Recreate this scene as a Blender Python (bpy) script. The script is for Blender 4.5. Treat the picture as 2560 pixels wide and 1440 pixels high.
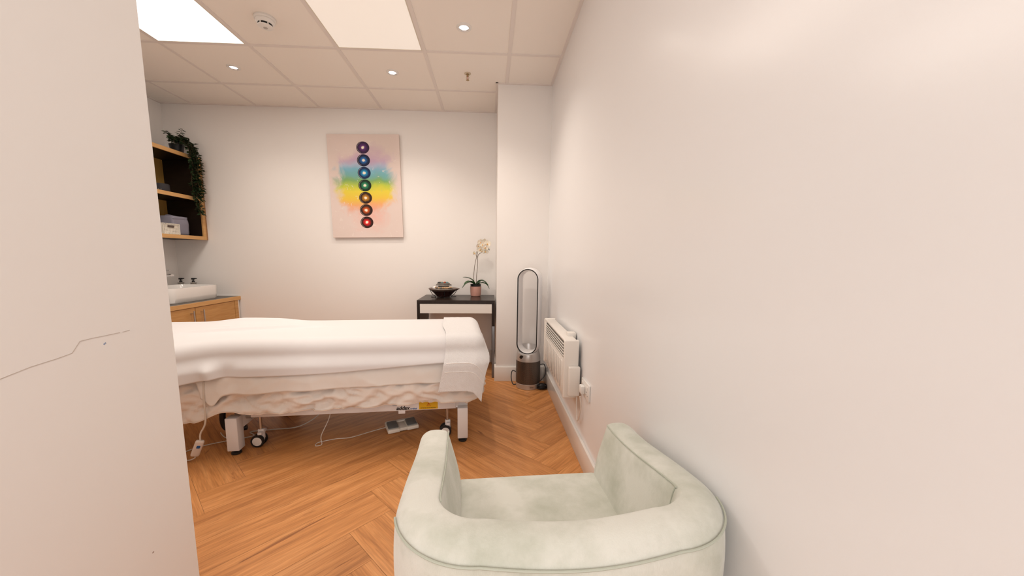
import bpy, bmesh, math, random
from mathutils import Vector, Matrix, noise
PI = math.pi
S = bpy.context.scene
for o in list(bpy.data.objects): bpy.data.objects.remove(o)
COL = S.collection
R = random.Random(7)

# ------------------------------------------------------------------ camera
CAMZ = 1.1303; YAW = 0.0450645; PIT = 0.1305104; ROL = -0.0112549; FPX = 908.96
def v3(*a): return Vector(a)
_x = v3(math.cos(YAW), -math.sin(YAW), 0); _y = v3(math.sin(YAW), math.cos(YAW), 0); _z = v3(0, 0, 1)
fwd = _y*math.cos(PIT) - _z*math.sin(PIT); up0 = _y*math.sin(PIT) + _z*math.cos(PIT)
rgt = _x*math.cos(ROL) - up0*math.sin(ROL); upv = _x*math.sin(ROL) + up0*math.cos(ROL)
cam = bpy.data.cameras.new('camera'); camo = bpy.data.objects.new('camera', cam); COL.objects.link(camo)
camo.matrix_world = Matrix(((rgt.x, upv.x, -fwd.x, 0), (rgt.y, upv.y, -fwd.y, 0), (rgt.z, upv.z, -fwd.z, CAMZ), (0, 0, 0, 1)))
cam.sensor_width = 36; cam.lens = FPX/2560*36
cam.shift_x = (1280-1264.04)/2560; cam.shift_y = (762.6-720)/2560
cam.clip_start = 0.02
S.camera = camo
# ------------------------------------------------------------------ world / view
w = bpy.data.worlds.new('world'); S.world = w; w.use_nodes = True
w.node_tree.nodes['Background'].inputs[0].default_value = (1, .93, .85, 1)
w.node_tree.nodes['Background'].inputs[1].default_value = 0.0
S.view_settings.view_transform = 'Standard'; S.view_settings.look = 'None'
S.view_settings.gamma = 1; S.view_settings.exposure = 0.45
S.view_settings.use_curve_mapping = False
WARM = (1.0, .88, .76)
P_PANEL = 13.0; P_PANEL_DIM = 5.0; P_SPOT = 21.0; P_CORR = 5.0; P_ENTRY = 5.0; P_DOOR_FILL = 10.0
# room dimensions
H = 2.562; D = 3.851; XR = .5185; XL = -3.162; YB = -1.5; XN = -.852; YN = 1.0
def area_light(name, loc, sx, sy, power, parent=None, col=WARM, spread=PI):
    l = bpy.data.lights.new(name, 'AREA'); l.shape = 'RECTANGLE'; l.size = sx; l.size_y = sy; l.energy = power; l.color = col; l.spread = spread
    o = bpy.data.objects.new(name, l); COL.objects.link(o); o.location = loc
    if parent: o.parent = parent
    return o

# ------------------------------------------------------------------ materials
MATS = {}
def mat(name, col, rough=.5, spec=.5, metal=0, emit=None, estr=0, bump=0, bscale=50, var=0, vscale=8, detail=4, coat=0, sheen=0, trans=0, alpha=1, stretch=None, subs=0):
    if name in MATS: return MATS[name]
    m = bpy.data.materials.new(name); m.use_nodes = True; MATS[name] = m
    nt = m.node_tree; b = nt.nodes['Principled BSDF']
    b.inputs['Base Color'].default_value = (*col, 1); b.inputs['Roughness'].default_value = rough
    b.inputs['Specular IOR Level'].default_value = spec; b.inputs['Metallic'].default_value = metal
    b.inputs['Coat Weight'].default_value = coat; b.inputs['Sheen Weight'].default_value = sheen
    b.inputs['Transmission Weight'].default_value = trans; b.inputs['Alpha'].default_value = alpha
    if subs: b.inputs['Subsurface Weight'].default_value = subs; b.inputs['Subsurface Scale'].default_value = .02
    if emit: b.inputs['Emission Color'].default_value = (*emit, 1); b.inputs['Emission Strength'].default_value = estr
    tc = nt.nodes.new('ShaderNodeTexCoord'); mp = nt.nodes.new('ShaderNodeMapping')
    nt.links.new(tc.outputs['Object'], mp.inputs['Vector'])
    if stretch: mp.inputs['Scale'].default_value = stretch
    if bump:
        n = nt.nodes.new('ShaderNodeTexNoise'); n.inputs['Scale'].default_value = bscale; n.inputs['Detail'].default_value = detail
        bp = nt.nodes.new('ShaderNodeBump'); bp.inputs['Strength'].default_value = bump; bp.inputs['Distance'].default_value = .01
        nt.links.new(mp.outputs[0], n.inputs['Vector']); nt.links.new(n.outputs[0], bp.inputs['Height']); nt.links.new(bp.outputs[0], b.inputs['Normal'])
    if var:
        n = nt.nodes.new('ShaderNodeTexNoise'); n.inputs['Scale'].default_value = vscale; n.inputs['Detail'].default_value = detail
        r = nt.nodes.new('ShaderNodeValToRGB'); e = r.color_ramp.elements
        e[0].position = .3; e[1].position = .7
        e[0].color = (*[c*(1-var) for c in col], 1); e[1].color = (*[min(1, c*(1+var)) for c in col], 1)
        nt.links.new(mp.outputs[0], n.inputs['Vector']); nt.links.new(n.outputs[0], r.inputs[0]); nt.links.new(r.outputs[0], b.inputs['Base Color'])
    return m
def wood(name, c0, c1, scale=(1, 1, 12), rough=.4, spec=.4):
    return_m = mat(name, c0, rough, spec); nt = return_m.node_tree; b = nt.nodes['Principled BSDF']
    tc = [n for n in nt.nodes if n.type == 'TEX_COORD'][0]; mp = [n for n in nt.nodes if n.type == 'MAPPING'][0]
    mp.inputs['Scale'].default_value = scale
    n = nt.nodes.new('ShaderNodeTexNoise'); n.inputs['Scale'].default_value = 6; n.inputs['Detail'].default_value = 6; n.inputs['Distortion'].default_value = .6
    r = nt.nodes.new('ShaderNodeValToRGB'); e = r.color_ramp.elements; e[0].position = .3; e[1].position = .72; e[0].color = (*c1, 1); e[1].color = (*c0, 1)
    nt.links.new(mp.outputs[0], n.inputs['Vector']); nt.links.new(n.outputs[0], r.inputs[0]); nt.links.new(r.outputs[0], b.inputs['Base Color'])
    return return_m
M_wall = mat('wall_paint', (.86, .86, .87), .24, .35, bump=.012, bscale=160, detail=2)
M_wallB = mat('wall_paint_matt', (.865, .835, .81), .55, .3, bump=.012, bscale=160, detail=2)
M_tile = mat('ceiling_tile', (.95, .90, .84), .85, .2, bump=.05, bscale=420, detail=3)
M_bar = mat('grid_metal', (.83, .77, .73), .5, .4)
M_skirt = mat('skirting_gloss', (.80, .76, .72), .22, .5)
M_whitemetal = mat('powder_white_metal', (.80, .79, .80), .35, .5, bump=.02, bscale=300)
M_chrome = mat('chrome', (.75, .75, .76), .12, .5, metal=1)
M_steel = mat('brushed_steel', (.55, .52, .50), .35, .5, metal=1)
M_black = mat('black_plastic', (.012, .012, .013), .35, .4)
M_rubber = mat('black_rubber', (.015, .015, .015), .5, .4)
M_wplastic = mat('white_plastic', (.82, .80, .77), .3, .5)
M_cream = mat('cream_plastic', (.80, .75, .66), .4, .5)
M_beech = wood('beech_veneer', (.60, .335, .12), (.50, .255, .08), (1, 1, 14))
M_beechH = wood('beech_lipping', (.68, .40, .16), (.60, .33, .12), (12, 1, 12))
M_beechB = wood('beech_back', (.50, .30, .08), (.44, .25, .06), (1, 14, 1))
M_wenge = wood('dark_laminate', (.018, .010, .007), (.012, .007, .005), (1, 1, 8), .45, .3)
M_blackwood = wood('black_brown_desk', (.028, .017, .013), (.018, .011, .008), (8, 1, 1), .30, .25)
M_counter = mat('grey_counter_laminate', (.13, .115, .10), .5, .4, var=.15, vscale=120)
M_ceramic = mat('white_ceramic', (.82, .80, .78), .08, .6, coat=.5)
M_sheet = mat('white_sheet_cotton', (.82, .785, .745), .8, .2, bump=.03, bscale=260, sheen=.1)
M_paper = mat('white_couch_sheet', (.75, .735, .74), .7, .25, sheen=.1)
M_quilt = mat('cream_quilted_cotton', (.82, .75, .69), .8, .2, bump=.05, bscale=200, sheen=.1)
M_green = mat('orchid_leaf_green', (.022, .085, .018), .35, .5, var=.4, vscale=12)
M_ivy = mat('ivy_leaf_green', (.020, .042, .014), .45, .4, var=.5, vscale=18)
M_stem = mat('brown_stem', (.10, .06, .03), .6, .3)
M_soil = mat('dark_soil', (.012, .010, .008), .9, .2, bump=.6, bscale=120)
M_pink = mat('pink_glazed_pot', (.62, .33, .27), .45, .4, var=.05)
M_petal = mat('cream_petal', (.88, .80, .68), .6, .3, subs=.15)
M_petalc = mat('orchid_centre', (.78, .42, .12), .6, .3)
M_grey = mat('grey_rubber_pedal', (.16, .165, .16), .55, .4)
M_cable = mat('white_cable', (.66, .60, .53), .5, .4)
M_dcable = mat('dark_cable', (.05, .05, .055), .5, .4)
M_silver = mat('silver_plastic', (.55, .53, .52), .32, .5, metal=.65)
M_slate = mat('grey_slate', (.22, .20, .18), .7, .3, bump=.3, bscale=60, var=.3, vscale=30)
M_bowl = mat('dark_glazed_bowl', (.035, .014, .012), .15, .6)
M_rim = mat('bronze_rim', (.17, .12, .10), .45, .4, metal=.3, var=.3, vscale=20)
M_bag = mat('grey_lilac_fabric', (.27, .26, .32), .85, .2, bump=.1, bscale=200)
M_lens = mat('lamp_lens', (1, 1, 1), .4, .3, emit=(1, .95, .88), estr=9)
M_lensd = mat('lamp_lens_dim', (1, 1, 1), .4, .3, emit=(1, .9, .88), estr=1.6)
M_panel = mat('light_panel_bright', (.9, .9, .9), .5, .3, emit=(1, .97, .93), estr=1.25)
M_paneld = mat('light_panel_dim', (.82, .78, .72), .5, .3, emit=(1, .90, .80), estr=.30)
M_yellow = mat('yellow_sticker', (.72, .42, .01), .4, .4)
M_blue = mat('blue_print', (.03, .12, .35), .5, .3)
M_red = mat('red_print', (.5, .04, .01), .5, .3)
M_crack = mat('plaster_crack', (.58, .51, .46), .9, .1)
M_leg = wood('chair_leg_wood', (.12, .06, .03), (.08, .04, .02))

def mesh_nodes(m): return m.node_tree, m.node_tree.nodes['Principled BSDF']
def towel_mat():
    m = mat('white_terry', (.84, .825, .825), .95, .1, sheen=.3)
    nt, b = mesh_nodes(m)
    tc = [n for n in nt.nodes if n.type == 'TEX_COORD'][0]
    n = nt.nodes.new('ShaderNodeTexVoronoi'); n.inputs['Scale'].default_value = 330
    n2 = nt.nodes.new('ShaderNodeTexNoise'); n2.inputs['Scale'].default_value = 45; n2.inputs['Detail'].default_value = 5
    a = nt.nodes.new('ShaderNodeMath'); a.operation = 'ADD'
    bp = nt.nodes.new('ShaderNodeBump'); bp.inputs['Strength'].default_value = .45; bp.inputs['Distance'].default_value = .006
    nt.links.new(tc.outputs['Object'], n.inputs['Vector']); nt.links.new(tc.outputs['Object'], n2.inputs['Vector'])
    nt.links.new(n.outputs['Distance'], a.inputs[0]); nt.links.new(n2.outputs[0], a.inputs[1])
    nt.links.new(a.outputs[0], bp.inputs['Height']); nt.links.new(bp.outputs[0], b.inputs['Normal'])
    return m
M_towel = towel_mat()
def velvet_mat():
    m = mat('sage_velour', (.60, .60, .50), .85, .2, sheen=.35)
    nt, b = mesh_nodes(m); tc = [n for n in nt.nodes if n.type == 'TEX_COORD'][0]
    n = nt.nodes.new('ShaderNodeTexNoise'); n.inputs['Scale'].default_value = 5; n.inputs['Detail'].default_value = 7; n.inputs['Roughness'].default_value = .62
    n3 = nt.nodes.new('ShaderNodeTexNoise'); n3.inputs['Scale'].default_value = 380; n3.inputs['Detail'].default_value = 2
    r = nt.nodes.new('ShaderNodeValToRGB'); e = r.color_ramp.elements; e[0].position = .36; e[1].position = .60
    e[0].color = (.53, .55, .465, 1); e[1].color = (.74, .745, .68, 1)
    bp = nt.nodes.new('ShaderNodeBump'); bp.inputs['Strength'].default_value = .18; bp.inputs['Distance'].default_value = .004
    mp = nt.nodes.new('ShaderNodeMapping'); mp.inputs['Scale'].default_value = (1, 1, .35)
    nt.links.new(tc.outputs['Object'], mp.inputs['Vector'])
    nt.links.new(tc.outputs['Object'], n.inputs['Vector']); nt.links.new(mp.outputs[0], n3.inputs['Vector'])
    nt.links.new(n.outputs[0], r.inputs[0]); nt.links.new(r.outputs[0], b.inputs['Base Color'])
    nt.links.new(n3.outputs[0], bp.inputs['Height']); nt.links.new(bp.outputs[0], b.inputs['Normal'])
    return m
M_velvet = velvet_mat()
M_piping = mat('sage_piping', (.50, .53, .45), .85, .2)
def floor_mat():
    m = mat('oak_herringbone', (.5, .25, .1), .42, .4); nt, b = mesh_nodes(m)
    uv = nt.nodes.new('ShaderNodeUVMap'); uv.uv_map = 'UVMap'
    at = nt.nodes.new('ShaderNodeAttribute'); at.attribute_name = 'plank'
    mp = nt.nodes.new('ShaderNodeMapping'); mp.inputs['Scale'].default_value = (1.3, 20, 1)
    nt.links.new(uv.outputs[0], mp.inputs['Vector'])
    cx = nt.nodes.new('ShaderNodeCombineXYZ'); nt.links.new(at.outputs['Fac'], cx.inputs[2])
    mu = nt.nodes.new('ShaderNodeVectorMath'); mu.operation = 'MULTIPLY_ADD'; mu.inputs[1].default_value = (40, 40, 40)
    nt.links.new(cx.outputs[0], mu.inputs[0]); nt.links.new(mp.outputs[0], mu.inputs[2])
    n = nt.nodes.new('ShaderNodeTexNoise'); n.inputs['Scale'].default_value = 1.3; n.inputs['Detail'].default_value = 9; n.inputs['Roughness'].default_value = .62; n.inputs['Distortion'].default_value = .35
    nt.links.new(mu.outputs[0], n.inputs['Vector'])
    r = nt.nodes.new('ShaderNodeValToRGB'); e = r.color_ramp.elements
    e[0].position = .25; e[0].color = (.34, .135, .040, 1); e[1].position = .80; e[1].color = (.74, .37, .145, 1)
    x = e.new(.48); x.color = (.58, .255, .083, 1)
    nt.links.new(n.outputs[0], r.inputs[0])
    # dark cracks / knots
    mp2 = nt.nodes.new('ShaderNodeMapping'); mp2.inputs['Scale'].default_value = (1.1, 9, 1)
    nt.links.new(uv.outputs[0], mp2.inputs['Vector'])
    mu2 = nt.nodes.new('ShaderNodeVectorMath'); mu2.operation = 'MULTIPLY_ADD'; mu2.inputs[1].default_value = (17, 31, 23)
    nt.links.new(cx.outputs[0], mu2.inputs[0]); nt.links.new(mp2.outputs[0], mu2.inputs[2])
    n2 = nt.nodes.new('ShaderNodeTexNoise'); n2.inputs['Scale'].default_value = 1.7; n2.inputs['Detail'].default_value = 5; n2.inputs['Distortion'].default_value = 1.2
    nt.links.new(mu2.outputs[0], n2.inputs['Vector'])
    r2 = nt.nodes.new('ShaderNodeValToRGB'); e = r2.color_ramp.elements; e[0].position = .27; e[0].color = (.5, .42, .38, 1); e[1].position = .32; e[1].color = (1, 1, 1, 1)
    nt.links.new(n2.outputs[0], r2.inputs[0])
    # per plank tone
    r3 = nt.nodes.new('ShaderNodeValToRGB'); e = r3.color_ramp.elements; e[0].color = (.90, .88, .87, 1); e[1].color = (1.05, 1.04, 1.03, 1)
    nt.links.new(at.outputs['Fac'], r3.inputs[0])
    m1 = nt.nodes.new('ShaderNodeMixRGB'); m1.blend_type = 'MULTIPLY'; m1.inputs[0].default_value = 1
    m2 = nt.nodes.new('ShaderNodeMixRGB'); m2.blend_type = 'MULTIPLY'; m2.inputs[0].default_value = 1
    nt.links.new(r.outputs[0], m1.inputs[1]); nt.links.new(r2.outputs[0], m1.inputs[2])
    nt.links.new(m1.outputs[0], m2.inputs[1]); nt.links.new(r3.outputs[0], m2.inputs[2]); nt.links.new(m2.outputs[0], b.inputs['Base Color'])
    mp4 = nt.nodes.new('ShaderNodeMapping'); mp4.inputs['Scale'].default_value = (6, 110, 1); nt.links.new(uv.outputs[0], mp4.inputs['Vector'])
    n4 = nt.nodes.new('ShaderNodeTexNoise'); n4.inputs['Scale'].default_value = 1.5; n4.inputs['Detail'].default_value = 5; n4.inputs['Distortion'].default_value = .5; nt.links.new(mp4.outputs[0], n4.inputs['Vector'])
    r4 = nt.nodes.new('ShaderNodeValToRGB'); e = r4.color_ramp.elements; e[0].position = .3; e[0].color = (.80, .77, .74, 1); e[1].position = .62; e[1].color = (1.07, 1.07, 1.07, 1); nt.links.new(n4.outputs[0], r4.inputs[0])
    m5 = nt.nodes.new('ShaderNodeMixRGB'); m5.blend_type = 'MULTIPLY'; m5.inputs[0].default_value = 1; nt.links.new(m2.outputs[0], m5.inputs[1]); nt.links.new(r4.outputs[0], m5.inputs[2]); nt.links.new(m5.outputs[0], b.inputs['Base Color'])
    bp = nt.nodes.new('ShaderNodeBump'); bp.inputs['Strength'].default_value = .12; bp.inputs['Distance'].default_value = .003
    nt.links.new(n.outputs[0], bp.inputs['Height']); nt.links.new(bp.outputs[0], b.inputs['Normal'])
    return m
M_floor = floor_mat()

# ------------------------------------------------------------------ mesh helpers
class MB:
    def __init__(s): s.v = []; s.f = []; s.m = []; s.uv = None
    def add(s, vs, fs, mi=0):
        k = len(s.v); s.v += [tuple(p) for p in vs]; s.f += [tuple(i+k for i in f) for f in fs]; s.m += [mi]*len(fs); return s
    def box(s, x0, x1, y0, y1, z0, z1, mi=0, bev=0, M=None, seg=2):
        bm = bmesh.new(); bmesh.ops.create_cube(bm, size=1)
        for p in bm.verts: p.co = Vector(((x0+x1)/2+p.co.x*(x1-x0), (y0+y1)/2+p.co.y*(y1-y0), (z0+z1)/2+p.co.z*(z1-z0)))
        if bev: bmesh.ops.bevel(bm, geom=bm.edges[:], offset=bev, segments=seg, affect='EDGES', profile=.5)
        if M: bm.transform(M)
        s.bm(bm, mi); return s
    def bm(s, bm, mi=0):
        bm.verts.index_update(); s.add([p.co[:] for p in bm.verts], [[q.index for q in f.verts] for f in bm.faces], mi); bm.free()
    def lathe(s, prof, c=(0, 0, 0), n=32, mi=0, M=None, ripple=None, cap=True):
        vs = []; fs = []
        for (r, z) in prof:
            for k in range(n):
                a = 2*PI*k/n; rr = r*(1+(ripple(k, z) if ripple else 0)); vs.append(Vector((rr*math.cos(a), rr*math.sin(a), z)))
        for i in range(len(prof)-1):
            for k in range(n):
                k2 = (k+1) % n; fs.append((i*n+k, i*n+k2, (i+1)*n+k2, (i+1)*n+k))
        if cap:
            if prof[0][0] > 0: fs.append(tuple(range(n-1, -1, -1)))
            if prof[-1][0] > 0: fs.append(tuple((len(prof)-1)*n+k for k in range(n)))
        if M: vs = [M @ p for p in vs]
        s.add([p+Vector(c) for p in vs], fs, mi); return s
    def cyl(s, p0, p1, r, n=16, mi=0, r1=None):
        p0 = Vector(p0); p1 = Vector(p1); return s.tube([p0, p1], r, n, mi, smooth=0, r1=r1)
    def tube(s, pts, r, n=8, mi=0, smooth=6, closed=False, r1=None):
        pts = [Vector(p) for p in pts]
        if smooth and len(pts) > 2: pts = spline(pts, smooth, closed)
        N = len(pts); vs = []; fs = []; prev = None
        for i, p in enumerate(pts):
            if closed: t = pts[(i+1) % N]-pts[i-1]
            else: t = pts[min(i+1, N-1)]-pts[max(i-1, 0)]
            t.normalize()
            if prev is None:
                a = Vector((0, 0, 1)) if abs(t.z) < .9 else Vector((1, 0, 0)); u = t.cross(a).normalized()
            else: u = (prev - t*prev.dot(t)).normalized()
            prev = u; w_ = t.cross(u); rr = r if r1 is None else r+(r1-r)*i/(N-1)
            for k in range(n): a = 2*PI*k/n; vs.append(p+u*rr*math.cos(a)+w_*rr*math.sin(a))
        M_ = N if closed else N-1
        for i in range(M_):
            j = (i+1) % N
            for k in range(n): k2 = (k+1) % n; fs.append((i*n+k, i*n+k2, j*n+k2, j*n+k))
        if not closed: fs.append(tuple(range(n-1, -1, -1))); fs.append(tuple((N-1)*n+k for k in range(n)))
        s.add(vs, fs, mi); return s
    def grid(s, P, mi=0, closed_u=False):
        nu = len(P); nv = len(P[0]); vs = [p for row in P for p in row]; fs = []
        for i in range(nu if closed_u else nu-1):
            i2 = (i+1) % nu
            for j in range(nv-1): fs.append((i*nv+j, i2*nv+j, i2*nv+j+1, i*nv+j+1))
        s.add(vs, fs, mi); return s
    def blob(s, c, r, mi=0, sub=2, M=None, nz=0, seed=0):
        bm = bmesh.new(); bmesh.ops.create_icosphere(bm, subdivisions=sub, radius=1)
        for p in bm.verts:
            q = p.co.copy(); k = 1+nz*noise.noise(q*1.3+Vector((seed, seed*2, 0))); p.co = Vector((q.x*r[0]*k, q.y*r[1]*k, q.z*r[2]*k))
        if M: bm.transform(M)
        bmesh.ops.translate(bm, vec=Vector(c), verts=bm.verts[:]); s.bm(bm, mi); return s
    def build(s, name, mats, parent=None, loc=(0, 0, 0), smooth=True, rot=(0, 0, 0), ang=35):
        me = bpy.data.meshes.new(name); me.from_pydata(s.v, [], s.f)
        if not isinstance(mats, (list, tuple)): mats = [mats]
        for m in mats: me.materials.append(m)
        for p, mi in zip(me.polygons, s.m): p.material_index = mi
        bm = bmesh.new(); bm.from_mesh(me); bmesh.ops.recalc_face_normals(bm, faces=bm.faces[:]); bm.to_mesh(me); bm.free()
        if smooth:
            for p in me.polygons: p.use_smooth = True
            try: me.set_sharp_from_angle(angle=math.radians(ang))
            except Exception: pass
        o = bpy.data.objects.new(name, me); COL.objects.link(o); o.location = loc; o.rotation_euler = rot
        if parent: o.parent = parent
        return o
def spline(pts, k=6, closed=False):
    n = len(pts); out = []
    rng = range(n) if closed else range(n-1)
    for i in rng:
        g = (lambda j: pts[j % n]) if closed else (lambda j: pts[max(0, min(n-1, j))])
        p0, p1, p2, p3 = g(i-1), g(i), g(i+1), g(i+2)
        for t in range(k):
            t = t/k; out.append(.5*((2*p1)+(p2-p0)*t+(2*p0-5*p1+4*p2-p3)*t*t+(3*p1-p0-3*p2+p3)*t**3))
    if not closed: out.append(pts[-1])
    return out
def empty(name, label, cat, loc=(0, 0, 0), rz=0, group=None):
    o = bpy.data.objects.new(name, None); COL.objects.link(o); o.location = loc; o.rotation_euler = (0, 0, rz); o.empty_display_size = .1
    o['label'] = label; o['category'] = cat
    if group: o['group'] = group
    return o
def tag(o, label, cat, group=None):
    o['label'] = label; o['category'] = cat
    if group: o['group'] = group
    return o
def struct(o): o['kind'] = 'structure'; return o
def text_mesh(name, body, size, m, parent, loc, rot, shear=0, bold=0, ext=.0004):
    c = bpy.data.curves.new(name, 'FONT'); c.body = body; c.size = size; c.extrude = ext; c.shear = shear; c.offset = bold
    o = bpy.data.objects.new(name+'_tmp', c); COL.objects.link(o)
    dg = bpy.context.evaluated_depsgraph_get(); dg.update()
    me = bpy.data.meshes.new_from_object(o.evaluated_get(dg)); bpy.data.objects.remove(o); bpy.data.curves.remove(c)
    me.name = name; me.materials.clear(); me.materials.append(m)
    q = bpy.data.objects.new(name, me); COL.objects.link(q); q.location = loc; q.rotation_euler = rot
    if parent: q.parent = parent
    return q
def sm(a, b, x):
    t = max(0, min(1, (x-a)/(b-a))); return t*t*(3-2*t)

# ------------------------------------------------------------------ structure
def build_floor():
    L = 1.146; W = L/6; n = 6; bm = bmesh.new(); uvl = bm.loops.layers.uv.new('UVMap'); pl = bm.faces.layers.float.new('plank')
    s2 = math.sqrt(.5); g = .0005; x0 = -1.245; y0 = 1.52
    def w2(p, q): return Vector(((p-q)*s2+x0, (p+q)*s2+y0, 0))
    rr = random.Random(3)
    def plank(p0, p1, q0, q1, horiz):
        c = w2((p0+p1)/2, (q0+q1)/2)
        if c.x < XL-1 or c.x > XR+1 or c.y < YB-1 or c.y > D+1: return
        cs = [(p0+g, q0+g), (p1-g, q0+g), (p1-g, q1-g), (p0+g, q1-g)]
        f = bm.faces.new([bm.verts.new(w2(*k)) for k in cs]); rv = rr.random(); f[pl] = rv; ox = rr.random()*50; oy = rr.random()*50
        for l, (p, q) in zip(f.loops, cs): l[uvl].uv = ((p+ox, q+oy) if horiz else (q+ox, p+oy))
    for m_ in range(-4, 5):
        for i in range(-40, 60):
            bx = i*W+m_*2*L; by = i*W
            plank(bx, bx+L, by, by+W, True)
            plank(bx+L, bx+L+W, by-(n-1)*W, by+W, False)
    for co, no in [((XL-.02, 0, 0), (-1, 0, 0)), ((XR+.02, 0, 0), (1, 0, 0)), ((0, YB-.02, 0), (0, -1, 0)), ((0, D+.02, 0), (0, 1, 0))]:
        bmesh.ops.bisect_plane(bm, geom=bm.verts[:]+bm.edges[:]+bm.faces[:], plane_co=co, plane_no=no, clear_outer=True)
    # dark joint bed just below the planks
    bed = [bm.verts.new((x, y, -.0015)) for x, y in ((XL-.02, YB-.02), (XR+.02, YB-.02), (XR+.02, D+.02), (XL-.02, D+.02))]
    fb = bm.faces.new(bed); fb.material_index = 1; fb[pl] = 0
    low = [bm.verts.new((x, y, -.08)) for x, y in ((XL-.02, YB-.02), (XR+.02, YB-.02), (XR+.02, D+.02), (XL-.02, D+.02))]
    f2 = bm.faces.new(low[::-1]); f2.material_index = 1
    for k in range(4):
        f3 = bm.faces.new((bed[k], low[k], low[(k+1) % 4], bed[(k+1) % 4])); f3.material_index = 1
    me = bpy.data.meshes.new('floor'); bm.to_mesh(me); bm.free()
    me.materials.append(M_floor); me.materials.append(mat('joint_dark', (.20, .10, .045), .8))
    o = bpy.data.objects.new('floor', me); COL.objects.link(o); struct(o)
build_floor()
def wallbox(name, x0, x1, y0, y1, m, z0=0, z1=H): return struct(MB().box(x0, x1, y0, y1, z0, z1).build(name, m, smooth=False))
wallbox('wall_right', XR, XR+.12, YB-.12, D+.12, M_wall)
wallbox('wall_back', XL-.12, XR, D, D+.12, M_wallB)
wallbox('wall_left', XL-.12, XL, YN-.12, D, M_wallB)
near = wallbox('wall_partition', XN-.12, XN, YB, YN, M_wallB)
wallbox('wall_front', XL, XN-.12, YN-.12, YN, M_wallB)
wallbox('wall_entry', XN-.12, XR, YB-.12, YB, M_wallB)
CX = .064; CY = 3.237
wallbox('wall_column', CX, XR, CY, D, M_wallB)
# hairline crack and small marks in the partition
def ribbon(pts, wd, name, m, parent):
    b = MB()
    for (y0, z0), (y1, z1) in zip(pts, pts[1:]):
        d = Vector((0, y1-y0, z1-z0)).normalized(); nn = Vector((0, -d.z, d.y))*wd
        a = Vector((XN, y0, z0)); c = Vector((XN, y1, z1)); u = Vector((.0006, 0, 0))
        b.add([a-nn, c-nn, c+nn, a+nn, a-nn+u, c-nn+u, c+nn+u, a+nn+u], [(4, 5, 6, 7), (0, 1, 5, 4), (2, 3, 7, 6), (1, 2, 6, 5), (3, 0, 4, 7)])
    return b.build(name, m, parent, smooth=False)
ribbon([(.60, .892), (.65, .910), (.692, .918), (.735, .922), (.762, .926), (.77, .936), (.779, .947), (.80, .948), (.862, .948)], .0007, 'crack', M_crack, near)
ribbon([(.868, .948), (.885, .949)], .0007, 'crack', M_crack, near)
ribbon([(.824, .929), (.829, .932)], .0016, 'scuff_mark', mat('blue_grey_mark', (.33, .38, .50), .8), near)
ribbon([(.872, .375), (.876, .376)], .0012, 'scuff_mark', mat('brown_mark', (.3, .2, .16), .8), near)
# ceiling with tile slab, grid bars
ceil = struct(MB().box(XL-.1, XR+.1, YB-.1, D+.1, H, H+.05).build('ceiling', M_tile, smooth=False))
GX = [-.466+.6*i for i in range(-4, 2)]; GY = [D-.46-.6*j for j in range(0, 9)]
b = MB(); t = .0125
for x in GX:
    y1 = CY if x > CX else D
    if x < XN: b.box(x-t, x+t, YN, y1, H-.004, H+.001)
    else: b.box(x-t, x+t, YB, y1, H-.004, H+.001)
for y in GY:
    x0 = XL if y > YN else XN; x1 = CX if y > CY else XR
    b.box(x0, x1, y-t, y+t, H-.0043, H+.001)
struct(b.build('trim_1', M_bar, smooth=False))
b = MB(); a_ = .02; z0 = H-.006
b.box(XL, CX, D-a_, D, z0, H+.001); b.box(CX-a_, CX, CY-a_, D, z0-.0003, H+.001); b.box(CX-a_, XR, CY-a_, CY, z0-.0005, H+.001)
b.box(XR-a_, XR, YB, CY, z0-.0007, H+.001); b.box(XL, XL+a_, YN, D, z0-.0009, H+.001); b.box(XL, XN, YN, YN+a_, z0-.0011, H+.001); b.box(XN, XN+a_, YB, YN, z0-.0013, H+.001)
struct(b.build('trim_2', M_bar, smooth=False))
# skirting boards
def skirt(name, x0, x1, y0, y1): struct(MB().box(x0, x1, y0, y1, 0, .135, bev=.003).build(name, M_skirt))
k = .016
skirt('baseboard_right', XR-k, XR, YB, CY); skirt('baseboard_column', CX-k, XR-k, CY-k, CY); skirt('baseboard_return', CX-k, CX, CY, D)
skirt('baseboard_back', -2.573, CX-k, D-k, D); skirt('baseboard_left', XL, XL+k, YN+k, 2.245); skirt('baseboard_front', XL, XN, YN, YN+k)
skirt('baseboard_partition', XN, XN+k, YB, YN+.016)

# invented glazed door behind the camera, added as cool fill light for the entrance
dcx = (XN+XR)/2
b = MB()
for a in ((-.46, -.36, .0, 2.04), (.36, .46, .0, 2.04), (-.36, .36, 1.94, 2.04), (-.36, .36, 0, .22), (-.36, .36, 1.02, 1.08)): b.box(dcx+a[0], dcx+a[1], YB+.001, YB+.04, a[2], a[3], bev=.003)
dor = struct(b.build('fill_door_1', M_skirt))
MB().box(dcx-.36, dcx+.36, YB+.012, YB+.020, .22, 1.94).build('fill_pane', mat('fill_pane_glow', (.85, .87, .88), .4, .4, emit=(1, .98, .96), estr=.8), dor, smooth=False)  # pane of the invented door, glows as part of the added fill
MB().cyl((dcx+.41, YB+.04, 1.0), (dcx+.41, YB+.085, 1.0), .009).cyl((dcx+.41, YB+.08, 1.0), (dcx+.30, YB+.08, 1.0), .009).build('handle', M_steel, dor)
dl = area_light('door_fill_light', (0, 0, 0), .70, 1.66, P_DOOR_FILL, dor, (1, .97, .95)); dl.location = (dcx, YB+.03, 1.08); dl.rotation_euler = (PI/2, 0, 0)  # added fill lamp in front of the pane, no real source behind it
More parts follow.
